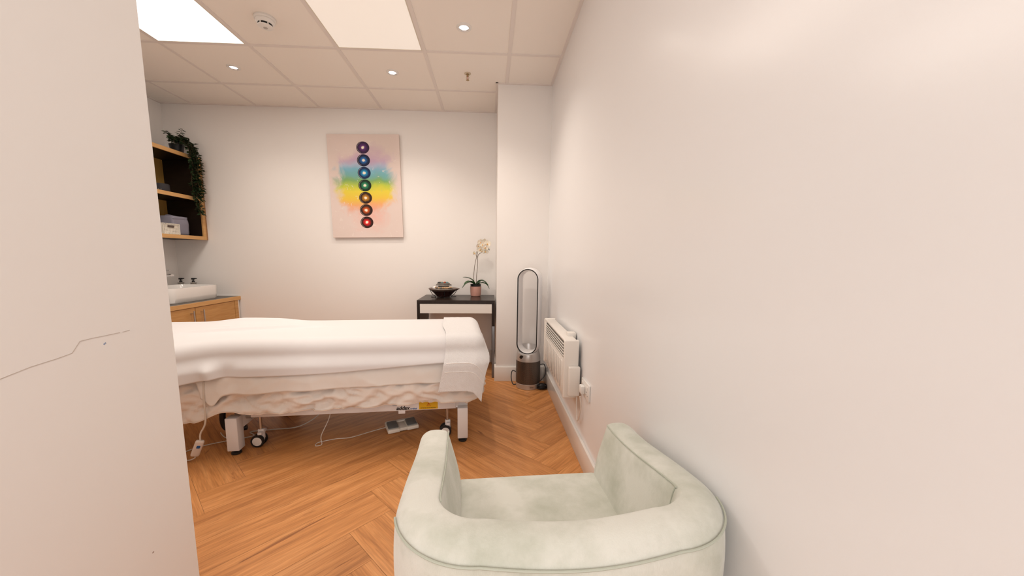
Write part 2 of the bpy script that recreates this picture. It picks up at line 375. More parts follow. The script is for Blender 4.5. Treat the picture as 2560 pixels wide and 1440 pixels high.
# ------------------------------------------------------------------ ceiling fittings
def panel(x0, x1, y0, y1, m, power, label, lcol):
    e = empty('ceiling_light_panel', label, 'ceiling light', ((x0+x1)/2, (y0+y1)/2, H), 0)
    sx = (x1-x0)/2-.0125; sy = (y1-y0)/2-.0125
    MB().box(-sx+.006, sx-.006, -sy+.006, sy-.006, -.0035, -.001).build('diffuser', m, e, smooth=False)
    f = MB()
    for a in ((-sx, sx, -sy, -sy+.006), (-sx, sx, sy-.006, sy), (-sx, -sx+.006, -sy+.006, sy-.006), (sx-.006, sx, -sy+.006, sy-.006)): f.box(*a, -.005, -.0005)
    f.build('panel_frame', mat('panel_rim', (.75, .70, .60), .5), e, smooth=False)
    if power: area_light('panel_lamp', (0, 0, -.012), sx*2-.03, sy*2-.03, power, e, lcol)
    return e
panel(GX[1], GX[2], GY[1]-1.2, GY[1], M_panel, P_PANEL, 'brilliant white rectangular light panel at the left of the ceiling', (1, .90, .80))
panel(GX[3], GX[4], GY[1]-1.2, GY[1], M_paneld, P_PANEL_DIM, 'dimmer cream light panel in the middle of the ceiling', (1, .88, .78))
def downlight(x, y, label, power, lens, group='recessed ceiling downlights', tilt=0):
    e = empty('downlight', label, 'downlight', (x, y, H), 0, group)
    MB().lathe([(.030, -.001), (.032, -.006), (.040, -.0075), (.047, -.004), (.048, 0.0)], n=40, cap=False).build('trim_ring', M_wplastic, e)
    MB().lathe([(.0, -.0035), (.024, -.0035), (.027, -.0015)], n=32, cap=False).build('lens', lens, e)
    MB().lathe([(.027, -.0015), (.030, -.0065), (.0305, -.001)], n=32, cap=False).build('bezel', M_chrome, e)
    if power:
        l = bpy.data.lights.new('downlight_lamp', 'SPOT'); l.energy = power; l.color = WARM; l.spot_size = math.radians(130); l.spot_blend = .9; l.shadow_soft_size = .03
        o = bpy.data.objects.new('downlight_lamp', l); COL.objects.link(o); o.parent = e; o.location = (0, 0, -.03)
    return e
downlight(-.169, 2.504, 'brightest downlight, nearest the right wall, in the tile right of the middle light panel', P_SPOT, M_lens)
downlight(-.771, 3.109, 'lit downlight in the tile just behind the middle light panel', P_SPOT, M_lens)
downlight(-1.982, 3.111, 'dimmer downlight in the tile behind the bright left light panel', P_SPOT*.45, M_lensd)
downlight(-.169, .704, 'lit downlight in the entry passage ceiling, above the armchair', P_CORR, M_lens)
panel(-.466, .134, -1.409, -.209, M_paneld, P_ENTRY, 'cream rectangular light panel in the entry passage ceiling', (1, .96, .93))
# smoke detector
e = empty('smoke_detector', 'round white smoke detector with black slotted ring on the ceiling', 'smoke detector', (-1.378, 2.49, H))
MB().lathe([(.058, 0), (.060, -.010), (.057, -.016), (.050, -.018), (.049, -.022), (.046, -.0225)], n=48).build('base', M_wplastic, e)
MB().lathe([(.052, -.018), (.051, -.026), (.043, -.034), (.040, -.036), (.040, -.036)], n=48, cap=False).build('collar', M_wplastic, e)
MB().lathe([(.0385, -.034), (.0385, -.049)], n=40).build('chamber', M_black, e)
b = MB()
for q in range(6):
    a = 2*PI*q/6+.35; Mq = Matrix.Rotation(a, 4, 'Z'); b.box(.036, .0415, -.003, .003, -.050, -.034, M=Mq)
b.lathe([(.0, -.056), (.012, -.056), (.028, -.055), (.041, -.050), (.0415, -.047), (.038, -.046)], n=48, cap=False)
b.build('cover', M_wplastic, e)
MB().lathe([(.0, -.058), (.011, -.058), (.012, -.0555)], n=24, cap=False).build('test_cap', mat('grey_cap', (.45, .42, .40), .5), e)
# sprinkler
e = empty('sprinkler_head', 'small brass fire sprinkler hanging from the ceiling near the column', 'sprinkler', (-.181, 3.088, H))
brass = mat('aged_brass', (.45, .33, .18), .35, .5, metal=.9)
MB().lathe([(.026, 0), (.026, -.003), (.014, -.006), (.010, -.001)], n=32, cap=False).build('escutcheon', mat('pale_brass_plate', (.62, .53, .40), .4, .5, metal=.4), e)
b = MB().cyl((0, 0, 0), (0, 0, -.022), .008, 12)
for sx in (-1, 1): b.tube([(sx*.006, 0, -.020), (sx*.010, 0, -.032), (sx*.003, 0, -.047)], .0018, 6)
b.build('body', brass, e)
MB().cyl((0, 0, -.022), (0, 0, -.044), .0022, 8).build('bulb', M_red, e)
MB().lathe([(0, -.048), (.013, -.048), (.013, -.0495), (0, -.0495)], n=20, cap=False).build('deflector', brass, e)

# ------------------------------------------------------------------ treatment couch
BED = (-.828, 2.394, 0); BR = math.radians(5.4)
bed = empty('treatment_couch', 'height-adjustable white metal treatment couch draped with sheets', 'treatment couch', BED, BR)
TOP = .640; X0 = -1.42; X1 = .765; HW = .33
MB().box(X0, X1, -HW, HW, TOP-.075, TOP-.004, bev=.02, seg=4).build('mattress', mat('couch_vinyl', (.65, .62, .58), .5), bed)
b = MB().box(X0+.05, X1-.05, -.26, -.22, TOP-.12, TOP-.078).box(X0+.05, X1-.05, .22, .26, TOP-.12, TOP-.078)
for x in (X0+.1, -.2, X1-.1): b.box(x-.02, x+.02, -.22, .22, TOP-.118, TOP-.080)
b.build('upper_frame', M_whitemetal, bed, smooth=False)
# near and far base rails
for sy in (-1, 1):
    o = MB().box(-.565, .600, sy*.285-.015, sy*.285+.015, .203, .272, bev=.003).build('rail', M_whitemetal, bed)
    if sy < 0: rail = o
b = MB()
for sx in (-1, 1): b.tube([(sx*.42, -.18, .24), (sx*-.1, -.18, TOP-.1)], .018, 8, smooth=0).tube([(sx*.42, .18, .24), (sx*-.1, .18, TOP-.1)], .018, 8, smooth=0)
b.build('lift_arm', M_whitemetal, bed)
MB().box(-.35, .05, -.05, .05, .235, .33, bev=.01).build('actuator', M_black, bed)
def H_end(x, sx):
    MB().box(x-.027, x+.027, -.29, .29, .150 if sx > 0 else .140, .213, bev=.003).build('cross_bar', M_whitemetal, bed)
    for sy in (-1, 1):
        lg = MB().box(x-.031, x+.031, sy*.315-.031, sy*.315+.031, .028, .222, bev=.004).build('leg', M_whitemetal, bed)
        MB().lathe([(.022, 0), (.026, .004), (.026, .012), (.016, .019), (.008, .022), (.008, .030)], (x, sy*.315, 0), 24).build('foot', M_rubber, lg)
        cx = x-sx*.095; cy = sy*.235
        c = MB().cyl((cx, cy, .098), (cx, cy, .205), .009, 12)
        c.tube([(cx, cy, .19), (x-sx*.02, cy, .19)], .018, 8, smooth=0)
        c.build('castor_stem', M_steel, bed)
        f = MB().box(cx-.014, cx+.020, cy-.010, cy+.010, .045, .105, bev=.004)
        f.box(cx-.006, cx+.018, cy-.032, cy+.032, .078, .094, bev=.003).build('castor_fork', M_whitemetal, bed)
        for q in (-1, 1):
            Mw = Matrix.Translation((cx-.012, cy+q*.020, .037)) @ Matrix.Rotation(PI/2, 4, 'X')
            wb = MB().lathe([(.022, -.009), (.035, -.009), (.037, -.006), (.037, .006), (.035, .009), (.022, .009)], n=32, M=Mw, cap=False).build('wheel', M_rubber, bed)
            MB().lathe([(0, -.0095), (.018, -.0105), (.027, -.0088), (.027, .0088), (.018, .0105), (0, .0095)], n=32, M=Mw, cap=False).build('wheel_hub', M_wplastic, wb)
H_end(-.645, -1); H_end(.640, 1)
MB().box(.60, .672, -.300, -.235, .218, .268, bev=.004).build('end_bracket', M_whitemetal, bed)
MB().box(.255, .295, -.3002, -.288, .184, .2035, bev=.002).build('rail_clip', M_whitemetal, bed)
# maker's lettering and the warning sticker on the near rail
ry = -.3006
def on_rail(body, x, z, size, m, **k): return text_mesh('lettering', body, size, m, bed, (x, ry, z), (PI/2, 0, 0), **k)
on_rail('addax', .244, .2095, .032, M_black, shear=.25, bold=.0012)
on_rail('medical', .325, .2095, .013, M_blue, shear=.1, bold=.0004)
MB().box(.222, .248, ry-.0008, ry, .2365, .2385).build('logo_bar', M_black, bed, smooth=False)
st = MB().box(.378, .490, ry-.0006, ry, .208, .262).build('warning_sticker', M_yellow, bed, smooth=False)
st['label'] = 'yellow warning sticker with red triangle'
tri = MB()
def seg2(p, q, wd, y=ry-.0009):
    p = Vector((p[0], y, p[1])); q = Vector((q[0], y, q[1])); d = (q-p).normalized(); n_ = Vector((-d.z, 0, d.x))*wd
    tri.add([p-n_, q-n_, q+n_, p+n_], [(0, 1, 2, 3)])
A_, B_, C_ = (.424, .227), (.446, .227), (.435, .247)
seg2(A_, B_, .0012); seg2(B_, C_, .0012); seg2(C_, A_, .0012); seg2((.435, .243), (.435, .234), .0013); seg2((.435, .2315), (.435, .2295), .0013)
tri.build('warning_triangle', M_red, st, smooth=False)
text_mesh('lettering', 'DO NOT SIT ON END SECTIONS', .0062, M_black, st, (.3865, ry-.0010, .2135), (PI/2, 0, 0), bold=.0002)
# black release lever at the head end
b = MB().tube([(-.70, -.06, .20), (-.78, -.08, .215), (-.83, -.09, .17), (-.835, -.09, .08), (-.80, -.08, .035), (-.72, -.06, .04)], .017, 10)
b.tube([(-.76, -.08, .20), (-.755, -.08, .12), (-.74, -.07, .05)], .014, 8)
b.build('release_lever', M_black, bed)
b = MB().box(-.57, -.44, .02, .10, .10, .18, bev=.006).box(-.50, -.40, -.05, .0, .14, .19, bev=.005)
b.build('lift_mechanism', mat('dark_steel', (.10, .08, .07), .4, .5, metal=.6), bed)

# drape: cloth coordinate (a along, b across) -> bed-local position
def drape(a, b, top, r, flare, L0, L1, hw):
    L0 += r; L1 -= r; hw -= r
    ea = a-L1 if a > L1 else (a-L0 if a < L0 else 0); eb = b-hw if b > hw else (b+hw if b < -hw else 0)
    d = math.hypot(ea, eb); ca = max(L0, min(L1, a)); cb = max(-hw, min(hw, b))
    if d < 1e-9: return Vector((a, b, top)), Vector((0, 0, 1)), 0, Vector((0, 0, 0))
    n = Vector((ea/d, eb/d, 0)); q = r*PI/2
    if d < q: ph = d/r; out = r*math.sin(ph); drop = r*(1-math.cos(ph)); N = n*math.sin(ph)+Vector((0, 0, math.cos(ph)))
    else: out = r+flare*(d-q); drop = r+(d-q); N = n
    return Vector((ca, cb, top-drop))+n*out, N, max(0, d-q), n
def cloth(name, m, lo, hi, na, nb, top, r, flare, dims, side_near, side_far, wr, thick, label, cat, adj=None, arow=None, group=None):
    """a from lo..hi, b from far hem to near hem; hems given as functions of a"""
    e = MB(); P = []
    for i in range(na+1):
        s = i/na; a = lo+(hi-lo)*s; bn = -(dims[2]+side_near(a)); bf = dims[2]+side_far(a); row = []
        for j in range(nb+1):
            b_ = bf+(bn-bf)*j/nb; aa = a
            if arow: aa = arow(a, b_, s)
            p, N, h, n = drape(aa, b_, top, r, flare, *dims)
            p = p+N*wr(aa, b_, h, n)
            if adj: p = adj(p, aa, b_, h)
            row.append(p)
        P.append(row)
    e.grid(P); o = e.build(name, m, None, loc=BED, rot=(0, 0, BR), ang=180)
    if thick:
        md = o.modifiers.new('thickness', 'SOLIDIFY'); md.thickness = thick; md.offset = -1
    tag(o, label, cat, group); return o
def nz(x, y, z=0): return noise.noise(Vector((x, y, z)))
def ridge(x, y, z=0): return 1-2*abs(nz(x, y, z))
DIM = (X0-.005, X1+.005, HW+.006)
# quilted cover (lowest cloth): strongly creased, rounded corner at the foot
def q_wr(a, b, h, n):
    if h <= 0: return .0
    k = sm(0, .06, h)*(1-.35*sm(.0, .08, -1 if n.x < .5 else 0))
    w1 = .011*ridge(a*5+b*2.2+h*9, h*9-a*3, 3.1)+.006*ridge(a*13-h*16, h*15+a*6, 7.7)+.010*nz(a*2.2, h*2, 5)
    return k*(w1)
def hemq(a):
    z = .205+.045*sm(-1.0, -.5, a)+.012*sm(-.5, .7, a) - .035*sm(-.62, -.66, a)*0
    z += .022*math.exp(-((a+.66)/.07)**2)
    d = TOP-z-.045+.045*PI/2-.045
    return d*(1-.0*sm(.74, .9, a))
quilt = MB(); P = []
# skirt built around the outline: perimeter from far head corner round the foot to the near head corner
def skirt_surface():
    hw = HW+.008; r = .045; cr = .10; pts = []
    L = X1-.012; x_ = X0-.01
    path = []
    n1 = 150
    for i in range(n1+1): path.append((x_+(L-cr-x_)*i/n1, hw, 0, 1))
    for i in range(1, 24): a = PI/2*i/24; path.append((L-cr+cr*math.sin(a), hw-cr+cr*math.cos(a), math.sin(a), math.cos(a)))
    for i in range(41): path.append((L, hw-cr-(2*hw-2*cr)*i/40, 1, 0))
    for i in range(1, 24): a = PI/2*i/24; path.append((L-cr+cr*math.cos(a), -hw+cr-cr*math.sin(a), math.cos(a), -math.sin(a)))
    for i in range(n1+1): path.append((L-cr+(x_-L+cr)*i/n1, -hw, 0, -1))
    s = 0; P = []; last = None
    for (x, y, nx, ny) in path:
        if last: s += math.hypot(x-last[0], y-last[1])
        last = (x, y)
        if abs(ny) > .98 and x < L-cr+.001: zh = (.205+.045*sm(-1.0, -.5, x)+.024*sm(-.5, .6, x))
        else: zh = .262+.05*abs(nx)
        zh += .034*math.exp(-((x+.66)/.09)**2)*(1 if ny < 0 else 0)+.003*nz(s*7, 1)
        tot = TOP-.020-zh; row = []
        for j in range(49):
            d = tot*j/48; z = TOP-.020-d
            out = -.012*(1-sm(0, .05, d))+.04*d
            k_ = sm(.09, .24, d)*(1-.25*abs(nx))+.12*sm(.02, .1, d)
            dg = s+d*.9
            u1 = dg*3.3+.5*nz(s*3, d*4, 9); 
            out += k_*(.022-.075*abs(nz(u1*1.3, d*7-s*1.6, 3.1))+.022-.065*abs(nz(s*8-d*12, d*9+s*3, 7.7))+.012-.045*abs(nz(s*17+d*19, d*17-s*7, 2.2))+.012*nz(s*2.4, d*2, 5))
            out = .048*math.tanh(out/.048)
            row.append(Vector((x+nx*out, y+ny*out, z+.004*k_*nz(s*9, d*9, 1))))
        P.append(row)
    return P
q = MB(); PS = skirt_surface(); q.grid(PS)
PT = []
for i in range(150+1):
    x, y = PS[i][0].x, PS[i][0].y; j = len(PS)-1-i
    PT.append([PS[i][0].lerp(PS[j][0], t_/12)+Vector((0, 0, .016*math.sin(PI*min(1, t_/2, (12-t_)/2)/2))) for t_ in range(13)])
q.grid(PT)
quilt = q.build('quilted_cover', M_quilt, None, loc=BED, rot=(0, 0, BR), ang=180)
md = quilt.modifiers.new('thickness', 'SOLIDIFY'); md.thickness = .004; md.offset = -1
tag(quilt, 'creased cream quilted cover hanging lowest around the couch', 'bed cover')
hp = MB().tube([r_[-1] for r_ in PS], .0035, 6, smooth=0).build('hem_binding', mat('peach_binding', (.74, .62, .53), .7), quilt)
# middle sheet
def s_wr(a, b, h, n):
    base = .028; k = sm(.01, .15, h)
    sx = abs(a+.66)
    return .006+ (base-.006)*k + k*(.009*ridge(a*3.3-h*2, h*6, 9.1)+.006*nz(a*9, h*3, 2)+.004*ridge(a*11+h*5, h*9, 4))
def near2(a): return .050+.200-.030*sm(-.7, .7, a)+.055*math.exp(-((a+.80)/.05)**2)-.020*sm(.60, .78, a)+.006*nz(a*7, 3)
cloth('fitted_sheet', M_sheet, -.86, X1-.08, 220, 130, TOP+.002, .048, .05, DIM, near2, lambda a: .2, s_wr, .0015,
      'white cotton sheet hanging between the top sheet and the quilted cover', 'sheet',
      arow=lambda a, b, s: a+(.10*sm(.0, .28, -b-HW+.02)*(1-sm(0, .25, s))))
# top sheet (smooth couch sheet)
def t_wr(a, b, h, n):
    k = sm(0, .08, h); top = .016+.003*nz(a*2, b*3, 1)
    ri = 0
    if b > -.33 and h <= 0:
        top += .022*math.exp(-((b+.02-.22*(a+.55))/.020)**2)*sm(-1.1, -.85, a)*(1-sm(-.45, -.15, a))
        top += .026*math.exp(-((b-.22+.15*(a+.4))/.05)**2)*sm(-1.15, -.85, a)*(1-sm(-.65, -.3, a))-.012*math.exp(-((b-.10+.1*(a+.4))/.04)**2)*sm(-1.1, -.85, a)*(1-sm(-.5, -.2, a))
    fold = .030*math.exp(-((a+.72-.25*h)/.035)**2)*k - .012*math.exp(-((a+.61+.15*h)/.05)**2)*k
    return top*(1-k)+k*(.050+.004*nz(a*2.5, h*3, 8)+fold)
def near1(a): return .050+.098+.004*sm(-.2, -.7, a)-.050*sm(-.3, .75, a)+.034*sm(-.62, -1.05, a)+.003*nz(a*4, 6)
def t_adj(p, a, b, h):
    k = sm(-.64, -1.0, a)
    if b < -.12:
        u = sm(-.12, -.40, b)
        p = p+Vector((0, -.075*k*sm(-.12, -.34, b), -.030*k*u*(1-sm(.0, .2, h))))
    return p
cloth('couch_sheet', M_paper, X0-.02, X1-.01, 260, 150, TOP+.008, .060, .06, DIM, near1, lambda a: .15, t_wr, .0015,
      'smooth white top sheet spread over the treatment couch', 'sheet', adj=t_adj)
# towel over the foot end
def w_wr(a, b, h, n):
    k = sm(0, .10, h)
    return .022+k*(.044+.009*nz(a*5, h*4, 3)+.005*sm(.05, .3, h)*math.sin(a*19+1.0))+.0015*nz(a*30, b*30, 2)
def near3(a): return .050+.226+.006*nz(a*6, 2)+.045*sm(.66, .84, a)
tow = cloth('towel', M_towel, X1-.25, X1+.075, 90, 190, TOP+.014, .055, .07, (X0, X1-.01, HW+.006), near3, lambda a: .12, w_wr, .004,
      'white terry towel folded over the foot end of the couch', 'towel',
      arow=lambda a, b, s: a + .028*sm(0, .3, -b)*(1-s) - .055*(1-s)*sm(.0, .4, -b-HW))
# woven border ridges of the towel
bnd = MB()
for off in (.115, .165):
    pts = []
    for i in range(4, 86):
        s = i/90; a = X1-.25+.325*s; b_ = -(HW+.006+near3(a)-off); aa = a+.028*sm(0, .3, -b_)*(1-s)-.055*(1-s)*sm(.0, .4, -b_-HW)
        p, N, h, n = drape(aa, b_, TOP+.014, .055, .07, X0, X1-.01, HW+.006); pts.append(p+N*(w_wr(aa, b_, h, n)+.0005))
    bnd.tube(pts, .0022, 6, smooth=0)
bnd.build('woven_border', mat('towel_band', (.90, .87, .85), .7), tow)

def bedw(x, y, z): return Matrix.Translation(BED) @ Matrix.Rotation(BR, 4, 'Z') @ Vector((x, y, z))
# hand control hanging at the head end
e = empty('hand_control', 'white corded hand control hanging at the head end of the couch', 'remote control', (-1.590, 1.938, .03))
Mh = Matrix.Translation((.002, 0, .048)) @ Matrix.Rotation(math.radians(24), 4, 'Y') @ Matrix.Rotation(math.radians(35), 4, 'Z')
hb = MB().box(-.020, .020, -.012, .012, -.050, .050, bev=.010, M=Mh, seg=3).build('handset', mat('ivory_plastic', (.78, .70, .63), .35), e)
MB().box(-.008, .008, -.0145, -.011, .008, .024, bev=.003, M=Mh).build('button', M_blue, hb)
tp = Mh @ Vector((0, 0, .048))
MB().tube([tp, tp+Vector((.004, 0, .04)), (.058, 0, .20), (.062, .0, .34), (.062, .01, .42)], .0045, 8).build('cord', M_cable, e)
lb = Mh @ Vector((0, 0, -.049))
MB().tube([lb, lb+Vector((.0, .0, -.012)), (-.06, .0, -.022), (-.16, .06, -.026), (-.10, .16, -.026), (.0, .22, -.026)], .003, 6).build('tail_cord', M_cable, e)
# loose cables on the floor
c = MB().tube([bedw(-.15, -.20, .24), bedw(-.17, -.22, .14), (-1.01, 2.12, .05), (-1.00, 2.10, .006), (-1.03, 2.085, .004), (-1.035, 2.12, .004), (-1.00, 2.14, .006), (-.94, 2.17, .004), (-.86, 2.185, .004), (-.76, 2.26, .004), (-.66, 2.31, .012)], .0024, 6)
tag(c.build('pedal_cable', M_cable), 'thin white cable looping on the floor to the foot pedal', 'cable')
c = MB().tube([(-1.70, 2.26, .006), (-1.63, 2.20, .005), (-1.55, 2.18, .005), (-1.47, 2.22, .005), (-1.52, 2.27, .005), (-1.40, 2.30, .005), (-1.25, 2.33, .01), (-1.13, 2.37, .08), (-1.08, 2.38, .2)], .0035, 6)
tag(c.build('power_cable', M_cable), 'pale cable trailing across the floor behind the head-end castor', 'cable')
# foot pedal
e = empty('foot_pedal', 'cream foot switch with two grey treadles under the couch', 'foot pedal', (-.578, 2.318, 0), math.radians(25))
b = MB().box(-.099, -.022, -.068, .068, .004, .030, bev=.007).box(.022, .099, -.068, .068, .004, .030, bev=.007).box(-.03, .03, -.058, .062, .004, .026, bev=.006)
b.box(-.095, .095, .038, .062, .010, .036, bev=.006)
b.build('housing', M_cream, e)
for sx in (-1, 1):
    Mt = Matrix.Translation((sx*.060, -.010, .034)) @ Matrix.Rotation(math.radians(6), 4, 'X')
    MB().box(-.032, .032, -.044, .044, -.008, .007, bev=.006, M=Mt).build('treadle', M_grey, e)
MB().box(-.08, .08, -.05, .05, 0, .005).build('rubber_base', M_rubber, e)

# ------------------------------------------------------------------ armchair
CH = (.152, .832, 0); CR = math.radians(3.6)
chair = empty('tub_armchair', 'pale sage green upholstered tub armchair against the right wall', 'armchair', CH, CR)
def chair_body():
    hx = .303; yb = -.217; yf = .308; cr = .125
    path = []
    for i in range(28): path.append((-hx, yf-(yf-yb-cr)*i/28))
    for i in range(25): a = PI/2*i/24; path.append((-hx+cr-cr*math.cos(a), yb+cr-cr*math.sin(a)))
    for i in range(1, 30): u = i/30; path.append((-hx+cr+(2*hx-2*cr)*u, yb-.022*math.sin(PI*u)))
    for i in range(25): a = PI/2*i/24; path.append((hx-cr+cr*math.sin(a), yb+cr-cr*math.cos(a)))
    for i in range(1, 29): path.append((hx, yb+cr+(yf-yb-cr)*i/28))
    N = len(path); rings = []; inner = []; outer = []
    for i, (x, y) in enumerate(path):
        x0_, y0_ = path[max(0, i-1)]; x1_, y1_ = path[min(N-1, i+1)]
        t_ = Vector((x1_-x0_, y1_-y0_, 0)).normalized(); n = Vector((t_.y, -t_.x, 0))  # right of travel = outward?
        if n.dot(Vector((x, y-.05, 0))) < 0: n = -n
        kb = sm(.30, -.06, y)            # 0 at arm tip, 1 towards back
        kk = sm(.10, -.20, y)
        zt = .581+.054*sm(.25, -.20, y)
        th = .042+.004*kb-.005*kk
        if i < 3 or i > N-4: q_ = min(i, N-1-i)/3; sh = .78+.22*math.sqrt(1-(1-q_)**2)
        else: sh = 1
        th_ = th*sh; zt_ = zt-(1-sh)*.03
        sec = [(-th_-.046, .30), (-th_-.040, .42), (-th_-.020, .50), (-th_-.006, zt_-.030), (-th_+.000, zt_-.004), (-th_*.75, zt_+.001), (0, zt_+.004), (th_*.6, zt_+.001-.004*kk), (th_*.92, zt_-.008-.008*kk),
               (th_+.004+.004*kk, zt_-.018-.010*kk), (th_+.008+.005*kk, zt_-.055-.02*kk), (th_+.010+.006*kk, zt_-.14), (th_+.002+.004*kk, .34), (th_-.014, .18), (th_-.030, .085), (-th_-.03, .085)]
        c = Vector((x, y, 0)); ring = [c+n*o_+Vector((0, 0, z_)) for o_, z_ in sec]
        rings.append(ring); inner.append(ring[4]+Vector((0, 0, .001))); outer.append(ring[9]+n*.001)
    b = MB(); b.grid([r_+[r_[0]] for r_ in rings]); 
    # merge seam handled by remove doubles
    for rr, sg in ((rings[0], 1), (rings[-1], 1)):
        cen = sum(rr, Vector())/len(rr); fw = Vector((0, .018, 0))
        r2 = [cen+(p-cen)*.80+fw for p in rr]; r3 = [cen+(p-cen)*.35+fw*1.25 for p in rr]
        b.grid([rr+[rr[0]], r2+[r2[0]], r3+[r3[0]]]); k = len(b.v); b.add(r3, [tuple(range(len(r3)))])
    o = b.build('tub_back_and_arms', M_velvet, chair, ang=180)
    bm = bmesh.new(); bm.from_mesh(o.data); bmesh.ops.remove_doubles(bm, verts=bm.verts[:], dist=.0004); bmesh.ops.recalc_face_normals(bm, faces=bm.faces[:]); bm.to_mesh(o.data); bm.free()
    for p in o.data.polygons: p.use_smooth = True
    md = o.modifiers.new('sub', 'SUBSURF'); md.levels = 1; md.render_levels = 2
    for q_ in (inner[1:34], inner[-34:-1]): MB().tube(q_, .0017, 6, smooth=0).build('piping', M_piping, o)
    MB().tube(outer[31:-31], .0024, 6, smooth=0).build('piping', M_piping, o)
    for idx in (N-33,):
        MB().tube([rings[idx][4], rings[idx][3], rings[idx][2], rings[idx][1]], .0015, 6).build('piping', M_piping, o)
    return rings
chair_body()
def puff(name, x0, x1, y0, y1, z0, z1, crown, rad, parent, m):
    nx, ny = 34, 34; b = MB(); bm = bmesh.new(); bmesh.ops.create_cube(bm, size=1)
    for p in bm.verts: p.co = Vector(((x0+x1)/2+p.co.x*(x1-x0), (y0+y1)/2+p.co.y*(y1-y0), (z0+z1)/2+p.co.z*(z1-z0)))
    bmesh.ops.bevel(bm, geom=bm.edges[:], offset=rad, segments=5, affect='EDGES', profile=.5)
    bmesh.ops.subdivide_edges(bm, edges=[e_ for e_ in bm.edges if e_.calc_length() > .1], cuts=12, use_grid_fill=True)
    for p in bm.verts:
        if p.co.z > (z0+z1)/2:
            u = (p.co.x-(x0+x1)/2)/((x1-x0)/2); v = (p.co.y-(y0+y1)/2)/((y1-y0)/2); p.co.z += crown*(1-u*u)*(1-v*v)
    b.bm(bm); return b.build(name, m, parent, ang=60)
puff('seat_cushion', -.250, .250, -.20, .318, .285, .405, .014, .03, chair, M_velvet)
puff('seat_base', -.250, .250, -.20, .298, .10, .285, 0, .015, chair, M_velvet)
for sx in (-1, 1):
    for sy in (-1, 1):
        MB().lathe([(.012, 0), (.020, .10)], (sx*.25, .02+sy*.22, 0), 16).build('leg', M_leg, chair)

# ------------------------------------------------------------------ desk
DX0, DX1, DY0, DY1, DZ = -.660, .050, 3.315, 3.815, .735
desk = empty('writing_desk', 'black-brown desk with a white drawer front beside the column', 'desk', ((DX0+DX1)/2, (DY0+DY1)/2, 0))
hx = (DX1-DX0)/2; hy = (DY1-DY0)/2
MB().box(-hx, hx, -hy, hy, DZ-.032, DZ, bev=.0015).build('desk_top', M_blackwood, desk, smooth=False)
for sx in (-1, 1):
    x = sx*(hx-.0125); MB().box(x-.0125, x+.0125, -hy+.002, hy, .495, DZ-.032).build('side_panel', M_blackwood, desk, smooth=False)
    for sy in (-1, 1):
        y = sy*(hy-.018); lg = MB().box(x-.0125, x+.0125, y-.016, y+.016, .006, .495, bev=.001).build('leg', mat('grey_metal_leg', (.20, .20, .21), .35, .5, metal=.5), desk)
        MB().box(x-.012, x+.012, y-.014, y+.014, 0, .007).build('foot', M_rubber, lg, smooth=False)
    MB().box(x-.010, x+.010, -hy+.034, hy-.034, .03, .05).build('foot_rail', MATS['grey_metal_leg'], desk, smooth=False)
dr = MB().box(-hx+.027, hx-.027, -hy+.002, -hy+.018, DZ-.032-.088, DZ-.034, bev=.001).build('drawer', mat('white_drawer', (.80, .76, .71), .4), desk, smooth=False)
MB().box(-hx+.12, hx-.05, -hy+.02, hy-.06, DZ-.105, DZ-.040).build('drawer_box', mat('drawer_side', (.62, .56, .50), .5), dr, smooth=False)
MB().box(-hx+.026, hx-.026, hy-.02, hy-.006, DZ-.14, DZ-.033).build('back_rail', M_blackwood, desk, smooth=False)

# orchid
ox, oy = -.140, 3.70
orc = empty('potted_orchid', 'cream artificial orchid in a ribbed pink pot on the desk', 'orchid', (ox, oy, DZ))
def rip(k, z): return .022*(1 if (k//2) % 2 else -1)*(1 if .012 < z < .092 else .2)
MB().lathe([(.040, 0), (.048, .004), (.051, .015), (.054, .05), (.056, .092), (.056, .100), (.052, .100), (.050, .085), (.0, .085)], n=112, ripple=rip, cap=False).build('pot', M_pink, orc, ang=30)
MB().lathe([(.050, .09), (.053, .1), (.054, .122), (.050, .122), (.047, .105), (0, .105)], n=40, cap=False).build('liner_pot', M_black, orc)
MB().lathe([(.048, .104), (.03, .112), (0, .114)], n=24, cap=False).build('soil', M_soil, orc)
def strapleaf(pts, wmax, fold=.3):
    P = spline([Vector(p) for p in pts], 6); N = len(P); rows = []
    for i, p in enumerate(P):
        t_ = (P[min(i+1, N-1)]-P[max(0, i-1)]).normalized(); sd = t_.cross(Vector((0, 0, 1)))
        if sd.length < .01: sd = Vector((0, 1, 0))
        sd.normalize(); nn = sd.cross(t_); u = i/(N-1); w_ = wmax*(math.sin(PI*min(1, u*.86+.14))**.6)*(1 if u < .999 else .15)
        rows.append([p+sd*w_*k_+nn*fold*w_*abs(k_) for k_ in (-1, -.5, 0, .5, 1)])
    return rows
def leafobj(name, pts, w_, m, parent, th=.0012):
    o = MB().grid(strapleaf(pts, w_)).build(name, m, parent, ang=180); md = o.modifiers.new('t', 'SOLIDIFY'); md.thickness = th; return o
z0 = .112
for pts in ([(0, 0, z0), (-.04, -.01, z0+.055), (-.085, -.02, z0+.075), (-.128, -.03, z0+.080)],
            [(0, -.01, z0), (-.05, -.03, z0+.03), (-.10, -.045, z0+.012), (-.135, -.05, z0-.03)],
            [(0, -.01, z0), (-.05, -.05, z0+.04), (-.09, -.07, z0+.03), (-.11, -.08, z0+.0)],
            [(0, 0, z0), (.03, 0, z0+.04), (.075, -.01, z0+.045), (.13, -.02, z0+.0)],
            [(.01, -.01, z0), (.06, -.03, z0+.025), (.11, -.04, z0+.01), (.14, -.04, z0-.035)],
            [(.01, .01, z0), (.05, .04, z0+.04), (.09, .06, z0+.03), (.12, .07, z0+.0)]):
    leafobj('leaf', pts, .025, M_green, orc)
